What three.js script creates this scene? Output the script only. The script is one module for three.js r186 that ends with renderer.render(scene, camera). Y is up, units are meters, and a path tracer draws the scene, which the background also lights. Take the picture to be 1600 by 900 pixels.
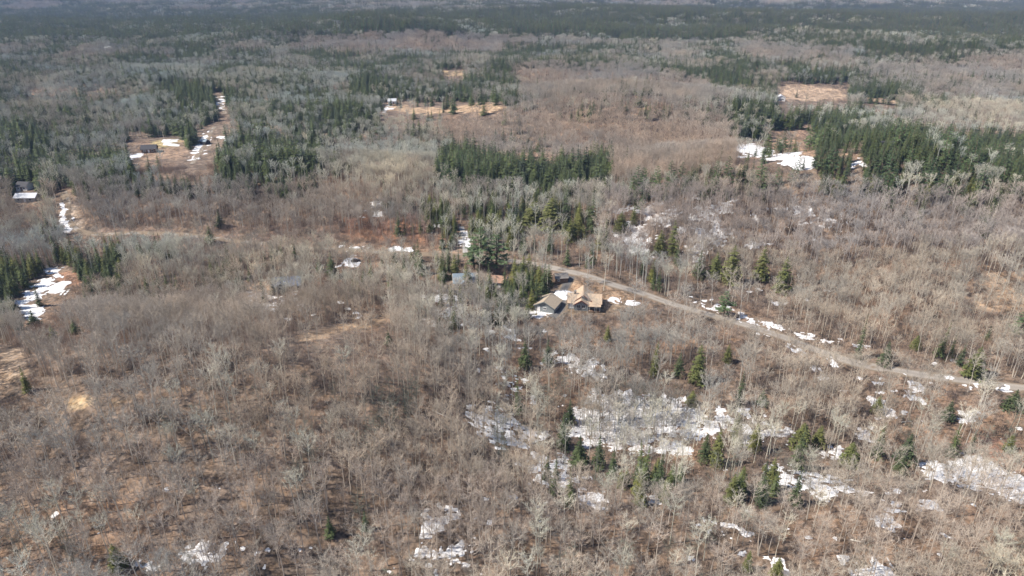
import * as THREE from 'three';
import { mergeGeometries } from 'three/addons/utils/BufferGeometryUtils.js';

// ---------------------------------------------------------------- camera, sky, sun, exposure
const W = 1600, H = 900, FOV = 45.7, PITCH = 24.6 * Math.PI / 180, CAM_Y = 130;
const scene = new THREE.Scene();
const camera = new THREE.PerspectiveCamera(FOV, W / H, 1, 30000);
camera.position.set(0, CAM_Y, 0);
camera.lookAt(0, CAM_Y - Math.sin(PITCH) * 100, -Math.cos(PITCH) * 100);
scene.add(camera);
const renderer = new THREE.WebGLRenderer({ antialias: true });
renderer.toneMapping = THREE.LinearToneMapping;
renderer.toneMappingExposure = 1.74;
renderer.shadowMap.enabled = true;
{ // clear spring sky: pale at the horizon, blue overhead
  const w = 256, h = 128, d = new Float32Array(w * h * 4);
  for (let j = 0; j < h; j++) {
    const el = ((j + 0.5) / h - 0.5) * Math.PI, t = Math.pow(Math.max(0, Math.sin(el)), 0.55);
    for (let i = 0; i < w; i++) {
      const k = (j * w + i) * 4;
      d[k] = 0.34 + (0.085 - 0.34) * t; d[k + 1] = 0.39 + (0.15 - 0.39) * t; d[k + 2] = 0.47 + (0.30 - 0.47) * t; d[k + 3] = 1;
    }
  }
  const sky = new THREE.DataTexture(d, w, h, THREE.RGBAFormat, THREE.FloatType);
  sky.mapping = THREE.EquirectangularReflectionMapping; sky.magFilter = THREE.LinearFilter; sky.minFilter = THREE.LinearFilter; sky.needsUpdate = true;
  scene.background = sky; scene.environment = sky; scene.environmentIntensity = 1;
}
const sun = new THREE.DirectionalLight(0xfff5e8, 4.8);
sun.position.set(-0.72 * 900, 0.86 * 900, 0.12 * 900 - 300); sun.target.position.set(0, 0, -300);
sun.castShadow = true; sun.shadow.radius = 1;
Object.assign(sun.shadow.camera, { left: -800, right: 800, top: 900, bottom: -900, near: 1, far: 4000 });
sun.shadow.mapSize.set(4096, 4096);
scene.add(sun, sun.target);
scene.fog = new THREE.FogExp2(0xa4c0ee, 7e-5);

// ---------------------------------------------------------------- helpers
function rng(seed) { let a = seed >>> 0; return () => { a = (a + 0x6D2B79F5) | 0; let t = Math.imul(a ^ (a >>> 15), 1 | a); t = (t + Math.imul(t ^ (t >>> 7), 61 | t)) ^ t; return ((t ^ (t >>> 14)) >>> 0) / 4294967296; }; }
function hash2(i, j) { let n = (Math.imul(i, 374761393) + Math.imul(j, 668265263)) | 0; n = Math.imul(n ^ (n >>> 13), 1274126177); return ((n ^ (n >>> 16)) >>> 0) / 4294967296; }
function vnoise(x, y) { const i = Math.floor(x), j = Math.floor(y); let u = x - i, v = y - j; u = u * u * (3 - 2 * u); v = v * v * (3 - 2 * v); const a = hash2(i, j), b = hash2(i + 1, j), c = hash2(i, j + 1), d = hash2(i + 1, j + 1); return a + (b - a) * u + (c - a) * v + (a - b - c + d) * u * v; }
function fbm(x, y, o = 3) { let s = 0, a = 0.5, n = 0; for (let k = 0; k < o; k++) { s += a * vnoise(x + 17.3 * k, y - 9.1 * k); n += a; x *= 2.03; y *= 2.03; a *= 0.5; } return s / n; }
const lerp = (a, b, t) => a + (b - a) * t, clamp = (x, a = 0, b = 1) => Math.min(b, Math.max(a, x)), smooth = (a, b, x) => { const t = clamp((x - a) / (b - a)); return t * t * (3 - 2 * t); };
const FPX = (H / 2) / Math.tan(FOV * Math.PI / 360), SP = Math.sin(PITCH), CP = Math.cos(PITCH);
function dirOf(px, py) { const a = (px - W / 2) / FPX, b = (H / 2 - py) / FPX; return [a, -SP + b * CP, -CP - b * SP]; }
function project(x, y, z) { const dy = y - CAM_Y, f = -dy * SP - z * CP, u = dy * CP - z * SP; return [W / 2 + FPX * x / f, H / 2 - FPX * u / f, f]; }
function flat(px, py) { const d = dirOf(px, py), t = -CAM_Y / d[1]; return [d[0] * t, d[2] * t]; }

// ---------------------------------------------------------------- terrain
const bumps = [ // where the photograph shows a rise or a hollow, its half widths across and along the view, its height
  [300, 640, 120, 42, 15], [90, 820, 70, 45, 5], [1350, 335, 190, 75, 34], [380, 312, 115, 42, 21], [920, 200, 180, 105, 28], [1520, 105, 330, 160, 30],
  [1290, 82, 220, 140, 24], [620, 66, 320, 200, 28], [950, 34, 800, 330, 30], [300, 85, 300, 160, 12], [990, 655, 62, 26, -4], [820, 640, 26, 40, -3],
  [1460, 690, 90, 22, -3], [120, 470, 60, 30, -4], [1200, 830, 110, 30, 4], [600, 850, 90, 30, 3], [250, 140, 260, 90, 8], [820, 120, 240, 90, 14],
].map(([px, py, rx, rz, h]) => { const [x, z] = flat(px, py); return [x, z, rx, rz, h]; });
function ground(x, z) {
  let y = 0;
  for (const [bx, bz, rx, rz, h] of bumps) { const u = (x - bx) / rx, v = (z - bz) / rz, q = u * u + v * v; if (q < 9) y += h * Math.exp(-q * 1.1); }
  const far = smooth(900, 2600, Math.hypot(x, z));
  y += (vnoise(x / 95 + 3.7, z / 95) - 0.5) * 9 + (vnoise(x / 34, z / 34 + 8.1) - 0.5) * 2.6 + (vnoise(x / 11 + 5, z / 11) - 0.5) * 0.45;
  if (far > 0) y += far * ((vnoise(x / 900 + 1.3, z / 520 + 4.4) - 0.35) * 50 + (vnoise(x / 330, z / 260) - 0.5) * 18);
  return y;
}
function at(px, py, off = 0) { // the point of the ground (or of a level above it) that a pixel of the photograph shows
  const d = dirOf(px, py); let t0 = 60, t = 60;
  for (let k = 0; k < 3000; k++) { t = t0 * 1.006; if (CAM_Y + d[1] * t < ground(d[0] * t, d[2] * t) + off) break; t0 = t; if (t > 12000) break; }
  for (let k = 0; k < 22; k++) { const m = (t0 + t) / 2; if (CAM_Y + d[1] * m < ground(d[0] * m, d[2] * m) + off) t = m; else t0 = m; }
  return [d[0] * t, ground(d[0] * t, d[2] * t), d[2] * t];
}
function inside(p, x, y) { let c = false; for (let i = 0, j = p.length - 1; i < p.length; j = i++) { const [xi, yi] = p[i], [xj, yj] = p[j]; if ((yi > y) !== (yj > y) && x < (xj - xi) * (y - yi) / (yj - yi) + xi) c = !c; } return c; }
function edgeDist(p, x, y) { let m = 1e9; for (let i = 0, j = p.length - 1; i < p.length; j = i++) { const ax = p[j][0], ay = p[j][1], bx = p[i][0] - ax, by = p[i][1] - ay, t = clamp(((x - ax) * bx + (y - ay) * by) / (bx * bx + by * by + 1e-9)); m = Math.min(m, Math.hypot(x - ax - bx * t, y - ay - by * t)); } return m; }
function area(pts) { // a patch of the land, outlined on the photograph, as a polygon on the ground
  const p = pts.map(([a, b]) => { const g = at(a, b); return [g[0], g[2]]; });
  const xs = p.map(q => q[0]), zs = p.map(q => q[1]);
  return { p, x0: Math.min(...xs), x1: Math.max(...xs), z0: Math.min(...zs), z1: Math.max(...zs), signed(x, z) { const d = edgeDist(p, x, z); return inside(p, x, z) ? d : -d; } };
}
const box = (x0, y0, x1, y1) => [[x0, y0], [x1, y0], [x1, y1], [x0, y1]];
const taken = {};
function numbered(n) { const k = taken[n] = (taken[n] ?? -1) + 1; return k ? `${n}_${String(k).padStart(3, '0')}` : n; }
function tag(o, label, category, group, kind) { if (label) o.userData.label = label; if (category) o.userData.category = category; if (group) o.userData.group = group; if (kind) o.userData.kind = kind; return o; }
function put(o, name, parent = scene) { o.name = parent === scene ? numbered(name) : name; parent.add(o); return o; }
function mesh(name, g, m, parent = scene) { return put(new THREE.Mesh(g, m), name, parent); }
function tint(g, c) { const n = g.attributes.position.count, a = new Float32Array(n * 3); for (let i = 0; i < n; i++) a.set(c, i * 3); g.setAttribute('color', new THREE.BufferAttribute(a, 3)); return g; }
const std = (c, o = {}) => { const m = new THREE.MeshStandardMaterial({ roughness: 0.95, side: THREE.DoubleSide, ...o }); m.color.setRGB(...c); return m; };

// ---------------------------------------------------------------- ground
const rust = [0.26, 0.15, 0.095], tan = [0.42, 0.335, 0.25], straw = [0.43, 0.34, 0.22], lawn = [0.27, 0.22, 0.12], bareEarth = [0.36, 0.24, 0.15];
const patches = [
  [[[525, 342], [560, 332], [640, 338], [678, 352], [672, 372], [600, 378], [540, 368]], rust, 10],
  [[[100, 345], [300, 362], [520, 345], [520, 375], [320, 378], [140, 368]], [0.219, 0.169, 0.139], 14],
  [[[0, 545], [35, 548], [44, 570], [38, 605], [12, 622], [0, 628]], tan, 5],
  [[[100, 622], [130, 616], [140, 628], [128, 640], [100, 638]], straw, 4], [[[165, 626], [205, 620], [205, 630], [172, 636]], [0.347, 0.273, 0.187], 4],
  [[[440, 528], [520, 512], [560, 496], [600, 492], [598, 506], [540, 518], [470, 536]], [0.382, 0.295, 0.208], 5],
  [[[700, 250], [850, 240], [850, 243], [815, 246], [700, 254]], bareEarth, 5], [[[812, 238], [866, 240], [866, 249], [820, 250]], [0.359, 0.253, 0.186], 6],
  [[[612, 163], [700, 168], [745, 162], [782, 170], [770, 175], [700, 177], [640, 176], [600, 172]], [0.5, 0.38, 0.259], 12],
  [[[1218, 140], [1265, 134], [1310, 140], [1322, 152], [1290, 157], [1222, 157]], [0.481, 0.381, 0.287], 14],
  [[[1355, 153], [1400, 158], [1400, 162], [1358, 158]], [0.435, 0.342, 0.249], 10],
  [[[1192, 218], [1235, 212], [1250, 198], [1262, 200], [1255, 222], [1270, 240], [1275, 262], [1240, 250], [1200, 232]], [0.402, 0.289, 0.202], 8],
  [[[1245, 195], [1270, 195], [1268, 215], [1250, 216]], [0.346, 0.253, 0.199], 6], [[[1305, 225], [1345, 225], [1340, 246], [1310, 240]], [0.364, 0.27, 0.204], 6],
  [[[222, 238], [240, 224], [282, 216], [285, 232], [300, 238], [280, 250], [225, 250], [205, 246]], [0.345, 0.259, 0.193], 8],
  [[[240, 222], [276, 215], [280, 229], [246, 231]], [0.477, 0.411, 0.225], 5],
  [[[690, 455], [712, 450], [728, 452], [725, 466], [695, 464]], lawn, 3], [[[870, 440], [905, 440], [960, 448], [1000, 470], [960, 480], [910, 462], [870, 448]], [0.326, 0.24, 0.166], 5],
  [[[930, 478], [990, 472], [1000, 484], [940, 490], [820, 496], [826, 486]], [0.264, 0.218, 0.164], 4], [[[826, 483], [842, 484], [840, 490], [824, 490]], [0.217, 0.223, 0.13], 2],
  [[[385, 440], [432, 445], [430, 458], [385, 456]], [0.347, 0.268, 0.201], 4], [[[85, 430], [128, 428], [130, 445], [100, 448]], [0.318, 0.198, 0.138], 4],
  [[[95, 318], [122, 318], [122, 340], [150, 366], [112, 366], [96, 342]], [0.377, 0.323, 0.269], 4],
  [[[1520, 450], [1560, 430], [1600, 425], [1600, 490], [1560, 482]], [0.347, 0.267, 0.194], 12],
  [[[1520, 700], [1560, 690], [1600, 698], [1600, 740], [1560, 728]], [0.288, 0.187, 0.142], 6], [[[640, 515], [720, 510], [700, 525], [640, 530]], [0.276, 0.202, 0.149], 8],
  [[[692, 112], [722, 112], [722, 118], [694, 118]], straw, 14],
].map(([pts, c, soft]) => ({ ...area(pts), c, soft }));
const roadPx = [[100, 300], [106, 318], [104, 335], [120, 358], [150, 366], [210, 364], [310, 369], [420, 381], [540, 390], [660, 397], [740, 400], [830, 412], [905, 428], [955, 444], [1005, 459], [1060, 478], [1130, 498], [1210, 522], [1300, 556], [1390, 578], [1490, 592], [1600, 607], [1720, 622]];
const backRoadPx = [[300, 256], [308, 244], [322, 224], [330, 206], [336, 198]], farRoadPx = [[352, 178], [348, 168], [340, 158], [342, 150]], laneRoadPx = [[727, 395], [726, 380], [724, 366], [721, 354]], drivePx = [[893, 432], [885, 445], [880, 456], [878, 468], [876, 482], [862, 496]];
const curve = px => new THREE.CatmullRomCurve3(px.map(([a, b]) => new THREE.Vector3(...at(a, b))), false, 'centripetal');
const roads = [[roadPx, 7.55], [backRoadPx, 8], [farRoadPx, 9], [laneRoadPx, 4], [drivePx, 5.5]].map(([px, w]) => ({ c: curve(px), w }));
for (const r of roads) r.pts = r.c.getSpacedPoints(Math.ceil(r.c.getLength() / 4));
function roadDist(x, z) { let m = 1e9; for (const r of roads) for (const p of r.pts) { const d = Math.hypot(p.x - x, p.z - z) - r.w / 2; if (d < m) m = d; } return m; }

function groundColour(x, z, out) {
  const a = fbm(x / 26, z / 26, 4), b = fbm(x / 7 + 40, z / 7 - 3, 3), c = fbm(x / 70 - 9, z / 70 + 31, 2);
  let r = 0.205, g = 0.163, bl = 0.13;
  const t1 = smooth(0.5, 0.72, a), t2 = smooth(0.52, 0.7, c);
  r = lerp(r, 0.255, t1); g = lerp(g, 0.185, t1); bl = lerp(bl, 0.135, t1);
  r = lerp(r, 0.25, t2 * 0.7); g = lerp(g, 0.205, t2 * 0.7); bl = lerp(bl, 0.165, t2 * 0.7);
  for (const p of patches) {
    const s = p.soft * 1.5; if (x < p.x0 - s || x > p.x1 + s || z < p.z0 - s || z > p.z1 + s) continue;
    const k = smooth(-0.5, 0.35, p.signed(x, z) / p.soft + (b - 0.5) * 2.2 + (a - 0.5));
    r = lerp(r, p.c[0], k); g = lerp(g, p.c[1], k); bl = lerp(bl, p.c[2], k);
  }
  const v = 0.55 + 0.9 * b; out[0] = r * v; out[1] = g * v; out[2] = bl * v;
}
function noiseTexture(n, seed, f) { const d = new Uint8Array(n * n * 4), r = rng(seed); for (let j = 0; j < n; j++) for (let i = 0; i < n; i++) { const c = f(i / n, j / n, r), k = (j * n + i) * 4; d[k] = c[0]; d[k + 1] = c[1]; d[k + 2] = c[2]; d[k + 3] = 255; } const t = new THREE.DataTexture(d, n, n); t.colorSpace = THREE.SRGBColorSpace; t.wrapS = t.wrapT = THREE.RepeatWrapping; t.magFilter = THREE.LinearFilter; t.needsUpdate = true; return t; }
function periodic(n, seed) { const r = rng(seed), g = Array.from({ length: n * n }, () => r()); return (u, v) => { const x = u * n, y = v * n, i = Math.floor(x), j = Math.floor(y), a = x - i, b = y - j, q = (p, s) => g[((s % n + n) % n) * n + (p % n + n) % n]; return lerp(lerp(q(i, j), q(i + 1, j), a), lerp(q(i, j + 1), q(i + 1, j + 1), a), b); }; }
const la = periodic(10, 1), lb = periodic(26, 2), lc = periodic(70, 3), ld = periodic(31, 4);
const litter = noiseTexture(512, 5, (u, v, r) => { const w = 0.3 * la(u, v) + 0.35 * lb(u, v) + 0.35 * lc(u, v), s = clamp(205 + (w - 0.5) * 300 + (r() - 0.5) * 70, 70, 255), h = ld(u, v) - 0.5; return [s, clamp(s * (0.96 + 0.08 * h), 0, 255), clamp(s * (0.92 + 0.18 * h), 0, 255)]; });
{
  const ang = [], rad = [];
  for (let a = -180; a <= 180.001;) { ang.push(a * Math.PI / 180); a += Math.abs(a + 0.1) < 42 ? 0.2 : 4; }
  for (let r = 2, k = 0; r < 16000; k++) { rad.push(r); r *= r < 60 ? 1.3 : r < 700 ? 1.0075 : r < 5500 ? 1.012 : 1.2; }
  const nA = ang.length, nR = rad.length, pos = new Float32Array(nA * nR * 3), col = new Float32Array(nA * nR * 3), uv = new Float32Array(nA * nR * 2), c = [0, 0, 0], idx = [];
  for (let j = 0, k = 0; j < nR; j++) for (let i = 0; i < nA; i++, k++) {
    const x = Math.sin(ang[i]) * rad[j], z = -Math.cos(ang[i]) * rad[j];
    pos[k * 3] = x; pos[k * 3 + 1] = ground(x, z); pos[k * 3 + 2] = z; uv[k * 2] = x / 31; uv[k * 2 + 1] = z / 31;
    groundColour(x, z, c); col.set(c, k * 3);
    if (i && j) { const q = k - nA; idx.push(q - 1, q, k - 1, q, k, k - 1); }
  }
  const g = new THREE.BufferGeometry();
  g.setAttribute('position', new THREE.BufferAttribute(pos, 3)); g.setAttribute('color', new THREE.BufferAttribute(col, 3)); g.setAttribute('uv', new THREE.BufferAttribute(uv, 2)); g.setIndex(idx); g.computeVertexNormals();
  tag(mesh('ground', g, new THREE.MeshStandardMaterial({ vertexColors: true, map: litter, bumpMap: litter, bumpScale: 0.12, roughness: 1, side: THREE.DoubleSide })), 'rolling forest floor of brown leaf litter and dry grass', null, null, 'structure');
}
// roads: a gravel carriageway lying on the ground
const gravel = noiseTexture(256, 9, (u, v, r) => { const s = 165 + 70 * r() * r() + 20 * r(); return [s, s * 0.985, s * 0.96]; });
function roadMesh(name, { c, w }, colour, label) {
  const n = Math.ceil(c.getLength() / 1.5), pos = [], uv = [], col = [], idx = [], K = 8;
  for (let i = 0; i <= n; i++) {
    const p = c.getPointAt(i / n), t = c.getTangentAt(i / n), nx = -t.z, nz = t.x, l = Math.hypot(nx, nz);
    for (let k = 0; k <= K; k++) {
      const s = (k / K - 0.5), e = w * (w > 7.5 ? lerp(0.6, 0.88, smooth(-40, 30, p.x)) : 1) * (1 + 0.16 * (fbm(i * 0.09, k < K / 2 ? 3 : 90, 2) - 0.5)), x = p.x + nx / l * s * e, z = p.z + nz / l * s * e;
      const crown = 0.16 - 0.2 * Math.abs(s), a = k === 0 || k === K ? -0.12 : 0;
      pos.push(x, Math.max(ground(x, z), ground(p.x, p.z) - 0.35) + crown + a, z); uv.push(s * w / 5, i * 1.5 / 5);
      const q = (0.85 + 0.3 * fbm(x / 3, z / 3, 3)) * (Math.abs(Math.abs(s) - 0.2) < 0.09 ? 1.1 : 0.94), edge = Math.abs(s) > 0.36 || (w > 7.5 && fbm(x / 2.2, z / 2.2, 2) + 0.35 * smooth(30, -40, p.x) > 0.72) ? 1 : 0;
      col.push((edge ? 0.32 : colour[0]) * q, (edge ? 0.255 : colour[1]) * q, (edge ? 0.19 : colour[2]) * q);
      if (i && k) { const b = i * (K + 1) + k; idx.push(b - K - 2, b - K - 1, b - 1, b - K - 1, b, b - 1); }
    }
  }
  const g = new THREE.BufferGeometry(); g.setAttribute('position', new THREE.Float32BufferAttribute(pos, 3)); g.setAttribute('uv', new THREE.Float32BufferAttribute(uv, 2)); g.setAttribute('color', new THREE.Float32BufferAttribute(col, 3)); g.setIndex(idx); g.computeVertexNormals();
  tag(mesh(name, g, new THREE.MeshStandardMaterial({ map: gravel, vertexColors: true, roughness: 0.95, side: THREE.DoubleSide })), label, null, null, 'structure');
}
roadMesh('road', roads[0], [0.44, 0.41, 0.38], 'grey gravel road crossing the valley past the houses');
roadMesh('road', roads[1], [0.5, 0.47, 0.43], 'short grey road stretch beside the yellow lawn');
roadMesh('road', roads[2], [0.55, 0.53, 0.5], 'far pale road stretch among grey trees');
roadMesh('path', roads[3], [0.5, 0.5, 0.5], 'narrow snowy lane running up behind the big pines');
roadMesh('driveway', roads[4], [0.17, 0.17, 0.18], 'dark asphalt driveway between the orange-roofed house and garage');

// ---------------------------------------------------------------- snow
const dirt = noiseTexture(512, 21, (u, v, r) => { // old snow sprinkled with needles, bark and leaves
  const q = r(), w = fbm(u * 24, v * 24, 3), s = q < 0.05 + 0.22 * smooth(0.45, 0.75, w) ? 110 + 90 * r() : 232 + 23 * r(); return [s, s * (s < 200 ? 0.93 : 1), s * (s < 200 ? 0.84 : 1)]; });
const snowMat = std([0.76, 0.77, 0.79], { roughness: 0.8, map: dirt, bumpMap: dirt, bumpScale: 0.06 });
function snowPatch(pts, label, cover = 0.5, grain = 4, soft = 3, thick = 0.35) { // a drift that thins out into the ground at its broken edge
  const A = area(pts), cx = (A.x0 + A.x1) / 2, cz = (A.z0 + A.z1) / 2, d = Math.hypot(cx, cz), step = clamp(d / 500, 0.3, 4), m = soft * 0.6;
  const nx = Math.ceil((A.x1 - A.x0 + 2 * m) / step), nz = Math.ceil((A.z1 - A.z0 + 2 * m) / step), pos = [], idx = [], on = [];
  for (let j = 0; j <= nz; j++) for (let i = 0; i <= nx; i++) {
    const x = A.x0 - m + i * step, z = A.z0 - m + j * step, s = A.signed(x, z);
    const v = Math.min((s + (fbm(x / 5 + 3, z / 5, 3) - 0.5) * soft * 2.4) / soft, 0.5) + (fbm(x / grain * 1.35, z / grain * 1.35 + 7, 5) - (1.045 - cover)) * 3.2;
    const h = vnoise(x / 1.5 + 31, z / 1.5), u = v + (vnoise(x / 0.8, z / 0.8 + 5) - 0.5) * 0.6 + (vnoise(x / 0.42, z / 0.42 + 15) - 0.5) * 0.5 - 0.9 * smooth(0.66, 0.82, h) * (d < 420 ? 1 : 0); on.push(u); pos.push(x, ground(x, z) + clamp(u * 0.5, -0.35, 1) * thick + 0.02 + (vnoise(x * 1.3, z * 1.3) - 0.5) * 0.06, z);
  }
  for (let j = 1; j <= nz; j++) for (let i = 1; i <= nx; i++) { const k = j * (nx + 1) + i, q = k - nx - 1; if (Math.max(on[k], on[k - 1], on[q], on[q - 1]) > 0) idx.push(q - 1, k - 1, q, q, k - 1, k); }
  if (!idx.length) return null;
  const g = new THREE.BufferGeometry(); g.setAttribute('position', new THREE.Float32BufferAttribute(pos, 3)); g.setIndex(idx);
  const f = new THREE.BufferGeometry(); // drop unused points
  { const map = new Map(), P = [], I = []; for (const i of idx) { if (!map.has(i)) { map.set(i, P.length / 3); P.push(pos[i * 3], pos[i * 3 + 1], pos[i * 3 + 2]); } I.push(map.get(i)); } f.setAttribute('position', new THREE.Float32BufferAttribute(P, 3)); f.setAttribute('uv', new THREE.Float32BufferAttribute(P.filter((_, i) => i % 3 !== 1).map(v => v / 9), 2)); f.setIndex(I); f.computeVertexNormals(); }
  if (!label) return f;
  return tag(mesh('snow_patch', f, snowMat), label, 'snow patch', null, 'stuff');
}
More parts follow.
